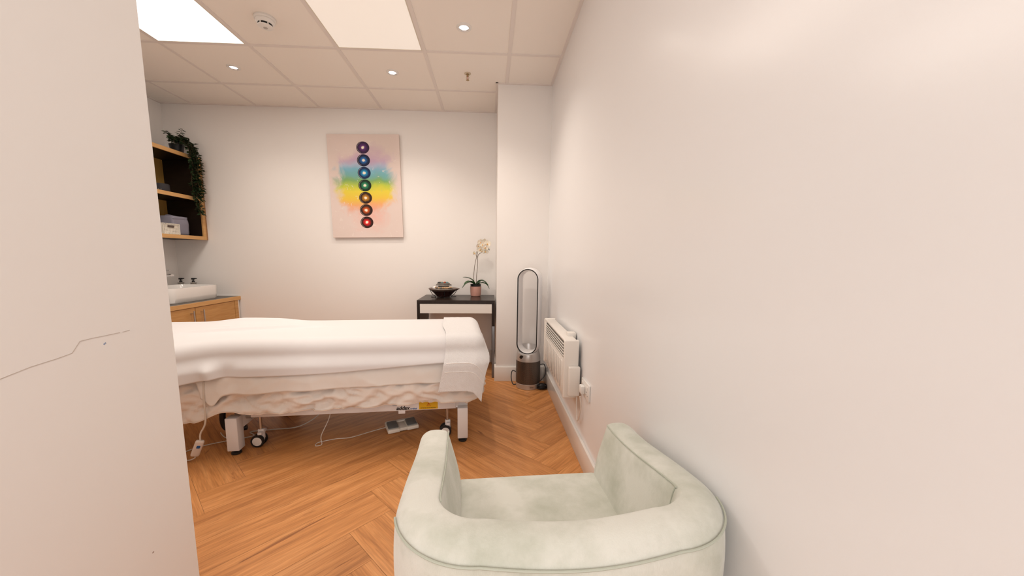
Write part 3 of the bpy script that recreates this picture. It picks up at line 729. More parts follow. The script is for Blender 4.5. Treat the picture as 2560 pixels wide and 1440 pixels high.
MB().tube([(-.012, 0, .10), (-.020, 0, .20), (-.008, 0, .32), (.015, -.005, .42), (.025, -.005, .48)], .0028, 6).build('stem', M_stem, orc)
MB().tube([(.005, 0, .10), (.010, .01, .22), (.020, .005, .33), (.022, -.01, .40), (.035, -.012, .425), (.08, -.02, .455), (.12, -.02, .475)], .0028, 6).build('stem', M_stem, orc)
MB().tube([(.022, -.01, .39), (.005, -.015, .41), (.012, -.01, .45), (.06, -.01, .50), (.10, -.01, .53)], .002, 6).build('stem', M_stem, orc)
def flower(c, s, rx, rz):
    c = Vector(c); Mf = Matrix.Translation(c) @ Matrix.Rotation(rz, 4, 'Z') @ Matrix.Rotation(rx, 4, 'X'); P = MB()
    for k_, (a, ln, wd) in enumerate([(90, 1, .42), (210, .95, .42), (330, .95, .42), (10, 1, .72), (170, 1, .72)]):
        a = math.radians(a); rows = []
        for i in range(7):
            u = i/6; row = []
            for j in range(-3, 4):
                w_ = wd*math.sin(PI*(u*.85+.08))**.7*j/3*.9; x = u*ln; y = w_
                dz = -.25*u*u+.10*abs(w_) + (.03 if k_ > 2 else 0)
                row.append(Mf @ (Vector((x*math.cos(a)-y*math.sin(a), dz-.02, x*math.sin(a)+y*math.cos(a)))*s))
            rows.append(row)
        P.grid(rows)
    f = P.build('flower', M_petal, orc, ang=180)
    MB().blob(Mf @ Vector((0, -.08*s, -.1*s)), (.2*s, .22*s, .25*s), sub=1).build('flower_centre', M_petalc, f)
FL = [((.045, -.03, .470), .030, .2, .1), ((.030, -.025, .505), .024, .3, .5), ((.070, -.03, .515), .034, .1, -.2), ((.095, -.035, .490), .031, .2, .2), ((.118, -.03, .525), .034, 0, -.4), ((.085, -.02, .545), .030, .3, .3), ((.098, -.03, .450), .026, .5, 0), ((.050, -.025, .540), .028, .1, .2), ((-.015, -.02, .430), .020, -.3, .9), ((.062, -.03, .455), .022, .3, -.3)]
for f in FL: flower(f[0], f[1]*1.18, *f[2:])
for p in [(.105, -.02, .470), (.115, -.02, .482), (.128, -.02, .470), (.132, -.02, .478), (.120, -.02, .462), (.137, -.02, .468)]:
    MB().blob(p, (.004, .004, .006), sub=1).build('bud', mat('bud_green', (.08, .11, .09), .5), orc)

# tabletop fountain
fx, fy = -.452, 3.60
fo = empty('tabletop_fountain', 'dark bowl tabletop fountain stacked with slate and pebbles', 'fountain', (fx, fy, DZ))
b = MB().lathe([(.068, .006), (.070, .014), (.095, .040), (.118, .062), (.122, .066), (.116, .066), (.09, .045), (0, .03)], n=48, cap=False); b.build('bowl', M_bowl, fo)
def rimrip(k, z): return .05*math.sin(k*.4)+.03*math.sin(k*.93+1)
MB().lathe([(.090, .060), (.125, .064), (.150, .080), (.151, .084), (.125, .072), (.09, .068)], n=48, ripple=rimrip, cap=False).build('bowl_rim', M_rim, fo)
for a in (.3, 1.9, 3.5, 4.9):
    ca, sa = math.cos(a), math.sin(a); MB().tube([(.135*ca, .135*sa, .075), (.11*ca, .11*sa, .03), (.075*ca, .075*sa, .004), (.125*ca, .125*sa, .003)], .0028, 6).build('stand_wire', M_black, fo)
def slate(z, r, h, seed):
    bm = bmesh.new(); bmesh.ops.create_cone(bm, cap_ends=True, segments=28, radius1=r, radius2=r*.94, depth=h)
    for p in bm.verts:
        a = math.atan2(p.co.y, p.co.x); k_ = 1+.10*nz(math.cos(a)*1.5+seed, math.sin(a)*1.5, seed); p.co.x *= k_; p.co.y *= k_*.8; p.co.z += z+.002*nz(p.co.x*30, p.co.y*30, seed)
    b = MB(); b.bm(bm); b.build('slate_disc', M_slate, fo, ang=40)
slate(.076, .098, .018, 1.3); slate(.120, .078, .012, 5.1); slate(.106, .055, .010, 8); slate(.133, .066, .008, 3.3)
peb = [mat('pebble_tan', (.52, .33, .18), .5), mat('pebble_cream', (.70, .62, .50), .5), mat('pebble_grey', (.25, .22, .20), .6), mat('pebble_black', (.03, .03, .03), .3), mat('pebble_teal', (.16, .26, .27), .4), mat('pebble_rust', (.40, .08, .04), .4)]
pr = random.Random(5)
for i in range(13):
    a = -PI+PI*i/12.0; r_ = .066+.006*pr.random(); mi = pr.choice([0, 0, 1, 2, 0, 1])
    MB().blob((r_*math.cos(a)*1.05, r_*math.sin(a)*.8, .094+.003*pr.random()), (.013+.006*pr.random(), .010, .009), sub=2, nz=.25, seed=i).build('pebble', peb[mi], fo)
for (x, y, c_) in [(-.045, -.02, 3), (-.035, 0, 2), (-.012, -.02, 4), (0, .0, 1), (.014, -.015, 5), (.03, -.01, 4), (.04, -.02, 4), (.022, .01, 1), (-.02, .015, 0)]:
    MB().blob((x, y, .143+.002*pr.random()), (.012, .010, .008), sub=2, nz=.3, seed=x*50).build('pebble', peb[c_], fo)
MB().blob((-.085, -.01, .092), (.022, .014, .016), sub=2, nz=.4, seed=3).build('crystal', mat('white_quartz', (.85, .82, .80), .3), fo)

# ------------------------------------------------------------------ bladeless tower fan
fan = empty('tower_fan', 'white and silver bladeless tower fan standing in front of the column', 'tower fan', (.343, 3.090, 0), math.radians(-22))
MB().lathe([(.099, .0), (.104, .003), (.105, .045), (.103, .048), (.09, .048)], n=64).build('base_ring', M_silver, fan)
def mesh_metal():
    m = mat('perforated_grille', (.10, .085, .07), .35, .5, metal=.7); nt, b = mesh_nodes(m)
    tc = [n for n in nt.nodes if n.type == 'TEX_COORD'][0]
    sp = nt.nodes.new('ShaderNodeSeparateXYZ'); nt.links.new(tc.outputs['Object'], sp.inputs[0])
    at2 = nt.nodes.new('ShaderNodeMath'); at2.operation = 'ARCTAN2'; nt.links.new(sp.outputs[1], at2.inputs[0]); nt.links.new(sp.outputs[0], at2.inputs[1])
    def mth(op, a, b_=None):
        n = nt.nodes.new('ShaderNodeMath'); n.operation = op
        for i, v in enumerate((a, b_)):
            if v is None: continue
            if isinstance(v, (int, float)): n.inputs[i].default_value = v
            else: nt.links.new(v, n.inputs[i])
        return n.outputs[0]
    s1 = mth('SINE', mth('MULTIPLY', at2.outputs[0], 75)); s2 = mth('SINE', mth('MULTIPLY', sp.outputs[2], 2*PI/.0085))
    pr_ = mth('MULTIPLY', s1, s2); h = mth('GREATER_THAN', pr_, .25)
    mx = nt.nodes.new('ShaderNodeMixRGB'); nt.links.new(h, mx.inputs[0]); mx.inputs[1].default_value = (.16, .13, .11, 1); mx.inputs[2].default_value = (.01, .009, .008, 1)
    nt.links.new(mx.outputs[0], b.inputs['Base Color'])
    return m
MB().lathe([(.103, .046), (.106, .05), (.107, .15), (.106, .245), (.102, .25)], n=64).build('filter_grille', mesh_metal(), fan)
cb = MB().lathe([(.106, .246), (.1055, .262), (.102, .29), (.098, .315), (.094, .335), (.090, .352), (.088, .368), (.084, .368), (.080, .345), (.060, .30), (.0, .29)], n=64, cap=False)
cb.v = [(x, y, min(z, .304+(y+.1)*.42)) for x, y, z in cb.v]
cb.build('collar', M_silver, fan)
MB().lathe([(0, 0), (.0165, 0), (.0165, .003), (0, .003)], n=32, cap=False, M=Matrix.Translation((-.032, -.1015, .288)) @ Matrix.Rotation(math.radians(16.5), 4, 'Z') @ Matrix.Rotation(PI/2+.25, 4, 'X')).build('display', M_black, fan)
text_mesh('lettering', 'dyson', .014, M_black, fan, (.045, -.0955, .020), (PI/2, 0, math.radians(25)))
def track(R_, zc0, zc1, n=28):
    pts = []
    for i in range(n+1): a = PI*i/n; pts.append((R_*math.cos(a), zc1+R_*math.sin(a), math.cos(a), math.sin(a)))
    for i in range(1, 12): pts.append((-R_, zc1+(zc0-zc1)*i/12, -1, 0))
    for i in range(n+1): a = PI+PI*i/n; pts.append((R_*math.cos(a), zc0+R_*math.sin(a), math.cos(a), math.sin(a)))
    for i in range(1, 12): pts.append((R_, zc0+(zc1-zc0)*i/12, 1, 0))
    return pts
T = track(.088, .395, .945)
def loop(sec, name, m, par):
    rows = [[Vector((x+nx*o_, y_, z+nz_*o_)) for o_, y_ in sec+[sec[0]]] for x, z, nx, nz_ in T]
    o = MB().grid(rows, closed_u=True).build(name, m, par, ang=50); return o
lp = loop([(-.004, -.058), (.003, -.060), (.008, -.052), (.013, -.02), (.014, .03), (.010, .056), (.002, .062), (-.010, .060), (-.016, .045), (-.018, .01), (-.010, -.03)], 'air_loop', mat('gloss_white', (.84, .82, .82), .12, .5, coat=.3), fan)
loop([(-.0055, -.0605), (.0025, -.0630), (.0025, -.0585), (-.0055, -.0555)], 'nozzle_trim', M_black, lp)
MB().tube([(-.10, .03, .10), (-.15, .02, .12), (-.155, .0, .06), (-.13, -.02, .010), (-.10, .0, .01)], .0045, 8).build('power_cord', M_dcable, fan)
MB().tube([(.10, .03, .20), (.135, .045, .20), (.15, .04, .14), (.14, .03, .10), (.11, .0, .06)], .0045, 8).build('power_cord', M_dcable, fan)
# plug / coil on the floor
b = MB().blob((0, 0, .026), (.032, .028, .026), sub=3, nz=.1)
for i in range(3): b.tube([(.04*math.cos(a)+.0, .03*math.sin(a), .012+.012*i) for a in [2*PI*k_/10 for k_ in range(10)]], .0045, 6, closed=True)
tag(b.build('cord_plug', M_black, loc=(.458, 3.02, .0)), 'black plug and coiled cord on the floor right of the fan', 'plug')

# ------------------------------------------------------------------ panel heater
HX, HY0, HY1, HZ0, HZ1 = .425, 1.985, 2.700, .345, .672
ht = empty('panel_heater', 'white wall-mounted electric panel heater with louvred top', 'heater', (XR, (HY0+HY1)/2, HZ0))
def L_(x0, x1, y0, y1, z0, z1): return (x0-XR, x1-XR, y0-(HY0+HY1)/2, y1-(HY0+HY1)/2, z0-HZ0, z1-HZ0)
M_ht = mat('heater_white', (.82, .78, .73), .28, .5)
lz = [HZ1-.022-.017*i for i in range(6)]
b = MB().box(*L_(HX, HX+.008, HY0, HY1, HZ0, HZ1-.112), bev=.002)
b.box(*L_(HX, XR-.022, HY0, HY1, HZ1-.016, HZ1), bev=.006, seg=3)
b.box(*L_(HX+.01, XR-.022, HY0, HY1, HZ0, HZ0+.012), bev=.003)
b.box(*L_(XR-.032, XR-.022, HY0+.01, HY1-.01, HZ0+.01, HZ1-.01))
b.box(*L_(HX+.002, HX+.010, HY0, HY0+.030, HZ0, HZ1-.004), bev=.002).box(*L_(HX+.002, HX+.010, HY1-.03, HY1, HZ0, HZ1-.004), bev=.002)
hb = b.build('casing', M_ht, ht)
for (y0, y1) in ((HY0-.022, HY0+.004), (HY1-.004, HY1+.018)):
    MB().box(*L_(HX-.006, XR-.014, y0, y1, HZ0-.006, HZ1+.004), bev=.009, seg=4).build('end_cap', M_ht, ht)
for i, z in enumerate(lz[:5]):
    Ml = Matrix.Translation((HX-XR+.010, 0, z-.012-HZ0)) @ Matrix.Rotation(math.radians(28), 4, 'Y')
    MB().box(-.014, .010, -(HY1-HY0)/2+.025, (HY1-HY0)/2-.025, -.0022, .0022, M=Ml).build('louvre', M_ht, ht, smooth=False)
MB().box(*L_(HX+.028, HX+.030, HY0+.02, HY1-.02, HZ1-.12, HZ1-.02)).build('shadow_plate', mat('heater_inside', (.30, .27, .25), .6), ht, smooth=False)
b = MB()
for i in range(11):
    y = HY0+.06+i*.0585; b.box(*L_(HX-.003, HX+.001, y, y+.040, HZ0+.025, HZ1-.135), bev=.0014)
b.build('front_ribs', mat('heater_gloss', (.80, .76, .71), .12, .5), ht)
MB().box(*L_(HX+.018, XR-.010, HY0-.050, HY0-.018, HZ0+.015, HZ0+.185), bev=.008, seg=3).build('control_box', M_ht, ht)
kb = MB().lathe([(0, 0), (.013, 0), (.015, .003), (.014, .016), (0, .018)], n=28, cap=False, M=Matrix.Translation((HX+.045-XR, HY0-.022-(HY0+HY1)/2, .022)) @ Matrix.Rotation(PI/2, 4, 'X')).build('thermostat_knob', M_wplastic, ht)
MB().box(*L_(XR-.055, XR-.006, HY0+.10, HY0+.16, HZ1-.03, HZ1+.020), bev=.004).build('wall_bracket', M_ht, ht)
MB().box(*L_(XR-.022, XR, HY0+.06, HY1-.06, HZ0+.12, HZ0+.20)).build('mounting_rail', M_ht, ht, smooth=False)
yc = (HY0+HY1)/2
MB().tube([(-.022, HY0-.03-yc, .02), (-.020, HY0-.03-yc, -.08), (-.018, HY0-.05-yc, -.125), (-.018, 1.90-yc, -.085), (-.022, 1.855-yc, -.01), (-.030, 1.85-yc, .05)], .0042, 8).build('power_cord', mat('white_cord', (.76, .70, .64), .45), ht)
so = empty('wall_socket', 'white double wall socket beside the heater', 'socket', (XR, 1.835, .395))
MB().box(-.010, 0, -.074, .074, 0, .088, bev=.003).build('face_plate', M_wplastic, so)
for y in (-.048, .048): MB().box(-.013, -.009, y-.010, y+.010, .060, .076, bev=.001).build('switch', M_wplastic, so)
MB().box(-.034, -.010, .012-.022, .012+.022, .020, .064, bev=.006).build('plug_top', M_wplastic, so)
b = MB()
for y in (-.040,):
    b.box(-.0106, -.0098, y-.0025, y+.0025, .040, .047).box(-.0106, -.0098, y-.015, y-.009, .024, .0275).box(-.0106, -.0098, y+.009, y+.015, .024, .0275)
b.build('socket_holes', M_black, so, smooth=False)

# ------------------------------------------------------------------ canvas picture
PW, PH = .702, 1.000
def art_mat():
    m = mat('printed_canvas', (.8, .7, .65), .6, .3, bump=.02, bscale=500); nt, bs = mesh_nodes(m); N = nt.nodes; Lk = nt.links.new
    tc = [n for n in N if n.type == 'TEX_COORD'][0]; sp = N.new('ShaderNodeSeparateXYZ'); Lk(tc.outputs['Object'], sp.inputs[0])
    def mth(op, a, b_=None, c=None, clamp=False):
        n = N.new('ShaderNodeMath'); n.operation = op; n.use_clamp = clamp
        for i, v in enumerate((a, b_, c)):
            if v is None: continue
            if isinstance(v, (int, float)): n.inputs[i].default_value = v
            else: Lk(v, n.inputs[i])
        return n.outputs[0]
    def nse(sc, det=6, dist=0, off=0, ro=.55):
        mp = N.new('ShaderNodeMapping'); mp.inputs['Location'].default_value = (off, off*.7, off*1.3); Lk(tc.outputs['Object'], mp.inputs[0])
        n = N.new('ShaderNodeTexNoise'); n.inputs['Scale'].default_value = sc; n.inputs['Detail'].default_value = det; n.inputs['Distortion'].default_value = dist; n.inputs['Roughness'].default_value = ro
        Lk(mp.outputs[0], n.inputs['Vector']); return n.outputs[0]
    def mix(f, a, b_):
        n = N.new('ShaderNodeMixRGB')
        for i, v in enumerate((f, a, b_)):
            if isinstance(v, (int, float)): n.inputs[i].default_value = v
            elif isinstance(v, tuple): n.inputs[i].default_value = (*v, 1)
            else: Lk(v, n.inputs[i])
        return n.outputs[0]
    X, Z = sp.outputs[0], sp.outputs[2]
    nA = nse(4, 6, .5); nB = nse(9, 7, .8, 3.1); nC = nse(3, 5, .3, 7.7)
    zz = mth('ADD', Z, mth('MULTIPLY', mth('SUBTRACT', nA, .5), .16))
    # band ramp along height: 0 bottom .. 1 top
    t = mth('DIVIDE', mth('ADD', zz, PH/2), PH)
    rp = N.new('ShaderNodeValToRGB'); Lk(t, rp.inputs[0]); E = rp.color_ramp.elements
    stops = [(0.0, (.80, .56, .50)), (.18, (.82, .55, .48)), (.26, (.80, .36, .24)), (.33, (.86, .40, .14)), (.385, (.84, .55, .03)), (.46, (.80, .66, .02)), (.505, (.50, .60, .03)), (.55, (.18, .40, .10)), (.60, (.14, .42, .40)), (.66, (.16, .46, .60)), (.70, (.40, .52, .68)), (.74, (.58, .42, .56)), (.82, (.72, .52, .55)), (.93, (.74, .60, .57)), (1.0, (.72, .64, .56))]
    E[0].position = stops[0][0]; E[0].color = (*stops[0][1], 1); E[1].position = 1; E[1].color = (*stops[-1][1], 1)
    for p, c in stops[1:-1]: x = E.new(p); x.color = (*c, 1)
    # mask: colour wash strong near centre, elliptical
    xx = mth('SUBTRACT', X, .0)
    dz = mth('DIVIDE', mth('SUBTRACT', Z, .03), .33); dx = mth('DIVIDE', xx, .29)
    d = mth('SQRT', mth('ADD', mth('POWER', mth('ABSOLUTE', dx), 2.6), mth('POWER', mth('ABSOLUTE', dz), 2.6)))
    d = mth('ADD', d, mth('MULTIPLY', mth('SUBTRACT', nB, .5), 1.1))
    mr = N.new('ShaderNodeMapRange'); mr.interpolation_type = 'SMOOTHSTEP'; Lk(d, mr.inputs[0]); mr.inputs[1].default_value = 1.15; mr.inputs[2].default_value = .62; mr.inputs[3].default_value = 0; mr.inputs[4].default_value = 1
    base = mix(nC, (.70, .59, .53), (.80, .66, .62))
    col = mix(mth('MULTIPLY', mr.outputs[0], .93), base, rp.outputs[0])
    # pink wash at the bottom
    d2 = mth('SQRT', mth('ADD', mth('POWER', mth('DIVIDE', mth('SUBTRACT', X, .05), .22), 2), mth('POWER', mth('DIVIDE', mth('ADD', Z, .30), .17), 2)))
    d2 = mth('ADD', d2, mth('MULTIPLY', mth('SUBTRACT', nB, .5), 1.3)); f2 = mth('MULTIPLY', mth('SUBTRACT', 1.0, d2, clamp=True), .55)
    col = mix(f2, col, (.84, .40, .32))
    # purple wash at top
    d3 = mth('SQRT', mth('ADD', mth('POWER', mth('DIVIDE', mth('SUBTRACT', X, .06), .26), 2), mth('POWER', mth('DIVIDE', mth('SUBTRACT', Z, .27), .15), 2)))
    d3 = mth('ADD', d3, mth('MULTIPLY', mth('SUBTRACT', nB, .5), 1.3)); col = mix(mth('MULTIPLY', mth('SUBTRACT', 1.0, d3, clamp=True), .5), col, (.50, .33, .50))
    # pale specks
    sk = mth('GREATER_THAN', nse(16, 5, .4, 11, .7), .64); col = mix(mth('MULTIPLY', sk, .45), col, (.84, .76, .70))
    gr = mth('GREATER_THAN', nse(11, 8, 1.0, 5, .75), .66); col = mix(mth('MULTIPLY', gr, .25), col, (.45, .38, .36))
    # seven discs
    cols = [((.16, .04, .22), (.045, .012, .07)), ((.02, .16, .48), (.004, .012, .06)), ((.02, .34, .66), (.003, .03, .12)), ((.03, .30, .14), (.002, .03, .012)), ((.60, .26, .02), (.035, .010, .004)), ((.62, .10, .008), (.035, .008, .004)), ((.80, .02, .02), (.04, .006, .004))]
    nD = nse(28, 4, 1.5, 2)
    for i, (c1, c2) in enumerate(cols):
        cz = 2.188-.1203*i-1.815; cx = -.006
        dd = mth('SQRT', mth('ADD', mth('POWER', mth('SUBTRACT', X, cx), 2), mth('POWER', mth('MULTIPLY', mth('SUBTRACT', Z, cz), 1.10), 2)))
        rr = mth('DIVIDE', dd, .0635)
        r4 = N.new('ShaderNodeValToRGB'); E = r4.color_ramp.elements; E[0].position = 0; E[0].color = (.95, .88, .75, 1); E[1].position = 1; E[1].color = (*[q*.4 for q in c2], 1)
        for p, c in ((.17, (.9, .8, .62)), (.27, c1), (.46, tuple(q*.55 for q in c1)), (.68, c2)): x = E.new(p); x.color = (*c, 1)
        Lk(mth('ADD', rr, mth('MULTIPLY', mth('SUBTRACT', nD, .5), .28)), r4.inputs[0])
        ring = mth('MULTIPLY', mth('GREATER_THAN', rr, .86), mth('LESS_THAN', rr, .90))
        arc = mth('MULTIPLY', ring, mth('LESS_THAN', X, cx-.022))
        cc = mix(mth('MULTIPLY', arc, .6), r4.outputs[0], (.7, .62, .55))
        col = mix(mth('LESS_THAN', rr, 1.0), col, cc)
    Lk(col, bs.inputs['Base Color']); return m
pic = empty('canvas_picture', 'tall canvas print with seven coloured discs over a rainbow wash on the back wall', 'picture', (-1.243, D, 1.815))
pic.rotation_euler = (0, math.radians(-1.1), 0)
MB().box(-PW/2, PW/2, -.034, -.016, -PH/2, PH/2, bev=.0015).build('canvas', art_mat(), pic, smooth=False)
b = MB()
for a in ((-PW/2+.004, PW/2-.004, -PH/2+.004, -PH/2+.04), (-PW/2+.004, PW/2-.004, PH/2-.04, PH/2-.004), (-PW/2+.004, -PW/2+.04, -PH/2+.04, PH/2-.04), (PW/2-.04, PW/2-.004, -PH/2+.04, PH/2-.04)): b.box(a[0], a[1], -.016, 0, a[2], a[3])
b.build('stretcher_frame', M_beech, pic, smooth=False)

# ------------------------------------------------------------------ wall shelf unit
SX0, SX1, SY0, SY1, SZ0, SZ1 = XL+.001, -2.830, 2.55, 3.825, 1.268, 2.055
sh = empty('wall_shelf_unit', 'open beech wall shelf unit with dark interior at the left', 'shelf', (SX0, SY1, SZ0))
def LS(x0, x1, y0, y1, z0, z1): return (x0-SX0, x1-SX0, y0-SY1, y1-SY1, z0-SZ0, z1-SZ0)
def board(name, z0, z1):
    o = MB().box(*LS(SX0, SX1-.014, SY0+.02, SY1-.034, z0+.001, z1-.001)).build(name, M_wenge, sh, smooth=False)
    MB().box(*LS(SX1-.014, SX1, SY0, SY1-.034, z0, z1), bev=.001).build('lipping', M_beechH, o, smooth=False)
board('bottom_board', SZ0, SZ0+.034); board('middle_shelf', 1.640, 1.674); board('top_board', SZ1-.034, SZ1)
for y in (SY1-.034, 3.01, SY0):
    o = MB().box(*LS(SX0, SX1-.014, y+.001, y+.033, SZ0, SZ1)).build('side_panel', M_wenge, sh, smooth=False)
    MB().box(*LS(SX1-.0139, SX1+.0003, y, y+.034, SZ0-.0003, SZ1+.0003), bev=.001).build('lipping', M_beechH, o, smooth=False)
MB().box(*LS(SX0, SX0+.006, SY0, SY1, SZ0+.03, SZ1-.03)).build('back_panel', M_beechB, sh, smooth=False)
MB().box(*LS(SX0, SX1-.006, SY1, D-.001, SZ0, SZ1)).build('filler_strip', wood('beech_filler', (.42, .22, .09), (.36, .18, .07)), sh, smooth=False)
SH1 = SZ0+.034; SH2 = 1.674
# smart speaker on the middle shelf
e = empty('speaker', 'small dark grey cylindrical speaker on the middle shelf', 'speaker', (-2.925, 3.475, SH2))
MB().lathe([(.055, 0), (.060, .004), (.060, .062), (.056, .070), (.0, .071)], n=40, cap=False).build('body', mat('charcoal_fabric', (.035, .032, .035), .7, .3, bump=.1, bscale=400), e)
b = MB()
for a in (-85, -68, -50): a = math.radians(a); b.blob((.0595*math.cos(a), .0595*math.sin(a), .018), (.003, .003, .003), sub=1)
b.build('indicator_lights', mat('pale_dots', (.45, .42, .38), .5), e)
# perforated basket
def basket():
    e = empty('plastic_basket', 'white perforated plastic basket on the bottom shelf', 'basket', (-2.915, 3.425, SH1))
    w0, h_, dep = .085, .092, .075; b = MB()
    def side(ax):
        nH = 11; nV = 9; out = []
        for k_ in range(nH+1):
            u = -w0+2*w0*k_/nH; b.box(*( (u-.0028, u+.0028, ax-.0012, ax+.0012, 0, h_) if True else 0), M=Mr)
        for k_ in range(nV+1):
            z = h_*k_/nV; b.box(-w0, w0, ax-.0013, ax+.0013, max(0, z-.0028), z+.0028, M=Mr)
    for rz_, ax in ((PI/2, -dep), (PI/2, dep), (0, -w0), (0, w0)):
        Mr = Matrix.Rotation(rz_, 4, 'Z'); side(ax)
    b.box(-w0, w0, -w0, w0, 0, .003)
    b.build('body', M_cream, e, smooth=False)
    MB().tube([(dep+.003, -.028, .068), (dep+.003, .028, .068)], .010, 10, smooth=0).build('handle_slot', mat('handle_shadow', (.10, .07, .06), .7), e)
    MB().tube([(-w0, -w0, h_), (w0, -w0, h_), (w0, w0, h_), (-w0, w0, h_)], .0028, 6, smooth=0, closed=True).build('rim', M_cream, e)
basket()
# soft storage bag
e = empty('storage_bag', 'grey-lilac soft fabric bag behind the basket', 'bag', (-2.992, 3.612, SH1))
bm = bmesh.new(); bmesh.ops.create_cube(bm, size=1); bmesh.ops.subdivide_edges(bm, edges=bm.edges[:], cuts=8, use_grid_fill=True)
for p in bm.verts:
    q_ = p.co.copy(); k_ = 1-.30*max(0, (q_.length-.6)); p.co = Vector((q_.x*.20*k_, q_.y*.185*k_, (q_.z+.5)*.172)); p.co += Vector((1, 1, .3))*.006*nz(q_.x*4, q_.y*4, q_.z*4)
    p.co.z = max(0, p.co.z)
b = MB(); b.bm(bm); b.build('body', M_bag, e, ang=180)
MB().tube([(.0, -.05, .165), (.0, -.03, .182), (.0, .03, .182), (.0, .05, .165)], .006, 8).build('carry_handle', M_bag, e)
MB().tube([(.098, -.088, .145), (.098, .0, .150), (.090, .090, .142), (.0, .094, .142)], .0025, 6, smooth=0).build('zip', mat('bag_zip', (.2, .19, .24), .6), e)

# trailing plant on the top board
e = empty('trailing_ivy_plant', 'dark green trailing artificial plant hanging from the top of the shelf', 'plant', (-2.925, 3.690, SZ1))
MB().lathe([(.036, 0), (.044, .004), (.056, .075), (.058, .080), (.052, .080), (.048, .06), (0, .06)], n=28, cap=False).build('pot', M_black, e)
vines = []; rv = random.Random(21)
for i in range(15):
    a = -PI/2+PI*i/14+rv.uniform(-.1, .1); ca, sa = math.cos(a), math.sin(a)
    x1_ = .12+.035*rv.random(); y1_ = .105*((i/14)-.78)+rv.uniform(-.02, .02); ln = rv.uniform(.12, .36) if i % 2 else rv.uniform(.26, .38)
    if i in (10, 11, 9): ln = .50
    if i < 3: ln *= .25
    p = [Vector((.02*ca, .02*sa, .06)), Vector((.06*ca, .06*sa, .13+.03*rv.random())), Vector((x1_, y1_*.8+.01, .06)), Vector((x1_+.02, y1_+.02, -.06))]
    z = -.06
    while z > -ln: z -= .07; p.append(Vector((x1_+.015+rv.uniform(-.012, .012), min(.08, y1_+.022+rv.uniform(-.018, .018)), z)))
    vines.append(p)
vines += [[Vector((0, 0, .06)), Vector((.02, -.01, .14)), Vector((.03, .02, .19)), Vector((.04, .035, .235))], [Vector((0, 0, .06)), Vector((.03, -.07, .13)), Vector((.05, -.12, .13)), Vector((.06, -.15, .09))],
          [Vector((0, 0, .06)), Vector((.0, -.07, .14)), Vector((.02, -.13, .16))], [Vector((0, 0, .06)), Vector((.05, -.06, .12)), Vector((.08, -.12, .10)), Vector((.09, -.14, .05))], [Vector((0, 0, .06)), Vector((.04, .05, .15)), Vector((.05, .09, .17))], [Vector((0, 0, .06)), Vector((.06, .05, .12)), Vector((.08, .12, .12))]]
sb = MB(); lf = MB()
for p in vines:
    P = spline(p, 8); sb.tube(P, .0014, 5, smooth=0); acc = 0
    for i in range(4, len(P)):
        acc += (P[i]-P[i-1]).length
        if acc > .009:
            acc = 0
            for sgn in (1, -1):
                a = rv.uniform(0, 2*PI); dr = Vector((math.cos(a)*.8+.25, math.sin(a), rv.uniform(-.7, .35))).normalized(); s_ = rv.uniform(.022, .034)
                up = Vector((rv.uniform(-.3, .3)+.5, rv.uniform(-.3, .3), .8)); sd = dr.cross(up).normalized(); nn = sd.cross(dr)
                b0 = P[i]; q = [b0, b0+dr*s_*.35+sd*s_*.36+nn*.002, b0+dr*s_*.75+sd*s_*.26, b0+dr*s_*1.15-nn*.003, b0+dr*s_*.75-sd*s_*.26, b0+dr*s_*.35-sd*s_*.36+nn*.002, b0+dr*s_*.5-nn*.002]
                if max((q_.y for q_ in q)) > .150: continue
                lf.add(q, [(0, 1, 6), (1, 2, 6), (2, 3, 6), (3, 4, 6), (4, 5, 6), (5, 0, 6)])
sb.build('stems', M_stem, e); fl = lf.build('foliage', M_ivy, e, ang=180)

# ------------------------------------------------------------------ vanity
VX0, VX1, VY0, VY1, VZ = XL+.002, -2.570, 2.25, 3.832, .704
va = empty('vanity_cabinet', 'beech vanity cabinet with a grey worktop under the wall shelf', 'cabinet', ((VX0+VX1)/2, (VY0+VY1)/2, 0))
vcx, vcy = (VX0+VX1)/2, (VY0+VY1)/2
def LV(x0, x1, y0, y1, z0, z1): return (x0-vcx, x1-vcx, y0-vcy, y1-vcy, z0, z1)
MB().box(*LV(VX0, VX1-.024, VY0+.01, VY1-.02, .09, VZ-.036)).build('carcass', M_beech, va, smooth=False)
MB().box(*LV(VX0, VX1-.07, VY0+.02, VY1-.04, 0, .09)).build('plinth', M_beech, va, smooth=False)
MB().box(*LV(XL+.001, VX1-.012, VY0, D-.001, VZ-.034, VZ), bev=.0005).build('worktop', M_counter, va, smooth=False)
MB().box(*LV(VX1-.012, VX1+.004, VY0, D-.001, VZ-.036, VZ+.0006), bev=.001).build('worktop_lipping', M_beechH, va, smooth=False)
MB().box(*LV(VX1-.030, VX1-.002, 3.765, 3.812, .09, VZ-.037)).build('stile', M_beech, va, smooth=False)
MB().box(*LV(VX1-.040, VX1-.006, 3.812, D-.017, .0, VZ-.037)).build('scribe_strip', M_skirt, va, smooth=False)
MB().box(*LV(XL+.001, VX1-.0, D-.006, D-.0005, VZ+.0006, VZ+.006)).build('sealant', M_wplastic, va, smooth=False)
for (y0, y1, hy_) in ((3.272, 3.762, 3.325), (2.775, 3.266, 3.215), (2.278, 2.769, 2.33)):
    d_ = MB().box(*LV(VX1-.022, VX1-.004, y0, y1, .10, VZ-.040), bev=.0012).build('door', M_beech, va, smooth=False)
    hn = MB().cyl((VX1+.026-vcx, hy_-vcy, .50), (VX1+.026-vcx, hy_-vcy, .640), .0062, 14)
    for z in (.525, .618): hn.cyl((VX1-.006-vcx, hy_-vcy, z), (VX1+.026-vcx, hy_-vcy, z), .004, 10)
    hn.build('bar_handle', M_steel, d_)
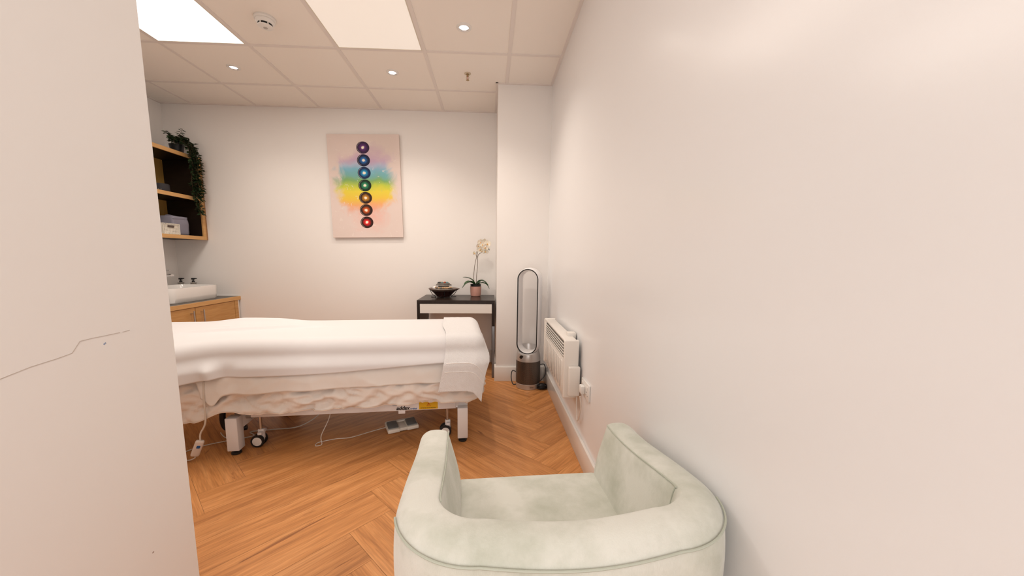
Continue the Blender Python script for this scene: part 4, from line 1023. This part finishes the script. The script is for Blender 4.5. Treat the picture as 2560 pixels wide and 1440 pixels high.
# vessel basin
bx0, bx1, by0, by1 = -3.03, -2.658, 3.150, 3.700
ba = empty('countertop_basin', 'white rectangular countertop wash basin on the vanity', 'basin', ((bx0+bx1)/2, (by0+by1)/2, VZ))
def rr_ring(hx, hy, r, z, n=8):
    out = []
    for (cx, cy, a0) in ((hx-r, hy-r, 0), (-hx+r, hy-r, PI/2), (-hx+r, -hy+r, PI), (hx-r, -hy+r, 1.5*PI)):
        for i in range(n+1): a = a0+PI/2*i/n; out.append(Vector((cx+r*math.cos(a), cy+r*math.sin(a), z)))
    return out
hx_, hy_ = (bx1-bx0)/2, (by1-by0)/2
rings = [rr_ring(hx_-.014, hy_-.014, .055, 0), rr_ring(hx_-.006, hy_-.006, .06, .006), rr_ring(hx_-.002, hy_-.002, .062, .05), rr_ring(hx_, hy_, .064, .124), rr_ring(hx_-.002, hy_-.002, .062, .130), rr_ring(hx_-.010, hy_-.010, .056, .130), rr_ring(hx_-.014, hy_-.014, .052, .122), rr_ring(hx_-.03, hy_-.03, .05, .04), rr_ring(hx_-.07, hy_-.07, .04, .022)]
b = MB(); b.grid([r_+[r_[0]] for r_ in rings]); b.add(rings[0][::-1], [tuple(range(len(rings[0])))]); b.add(rings[-1], [tuple(range(len(rings[-1])))])
b.build('bowl', M_ceramic, ba, ang=50)
MB().lathe([(0, .024), (.02, .024), (.022, .022)], n=24, cap=False).build('waste', M_chrome, ba)
# tall mixer tap
tp = empty('mixer_tap', 'chrome mixer tap with flat spout behind the basin edge', 'tap', (-3.095, 3.42, VZ))
MB().cyl((0, 0, 0), (0, 0, .245), .021, 24).build('body', M_chrome, tp)
MB().box(-.01, .235, -.020, .020, .218, .242, bev=.007).build('spout', M_chrome, tp)
MB().box(-.01, .215, -.007, .007, .272, .279, bev=.003).cyl((0, 0, .245), (0, 0, .274), .010).build('lever', M_chrome, tp)
def pump(x, y, label):
    e = empty('soap_dispenser', label, 'soap dispenser', (x, y, VZ), 0, 'pump bottles behind the basin')
    MB().lathe([(.024, 0), (.026, .004), (.026, .118), (.022, .132), (.012, .140), (.012, .147), (0, .147)], n=28, cap=False).build('bottle', mat('clear_bottle', (.62, .58, .52), .12, .5, trans=.5), e)
    MB().lathe([(.0255, .135), (.0265, .136), (.0262, .140), (.013, .141)], n=28, cap=False).build('shoulder_band', mat('grey_band', (.16, .13, .11), .4), e)
    p = MB().lathe([(.0125, .146), (.0125, .160), (.005, .162), (.005, .172)], n=20)
    p.box(-.012, .012, -.012, .012, .170, .186, bev=.003).box(.006, .034, -.005, .005, .177, .185, bev=.002)
    p.build('pump_head', M_black, e)
    return e
pump(-3.085, 3.775, 'left pump bottle with black head, nearest the room corner'); pump(-2.968, 3.780, 'right pump bottle with black head, behind the basin end')
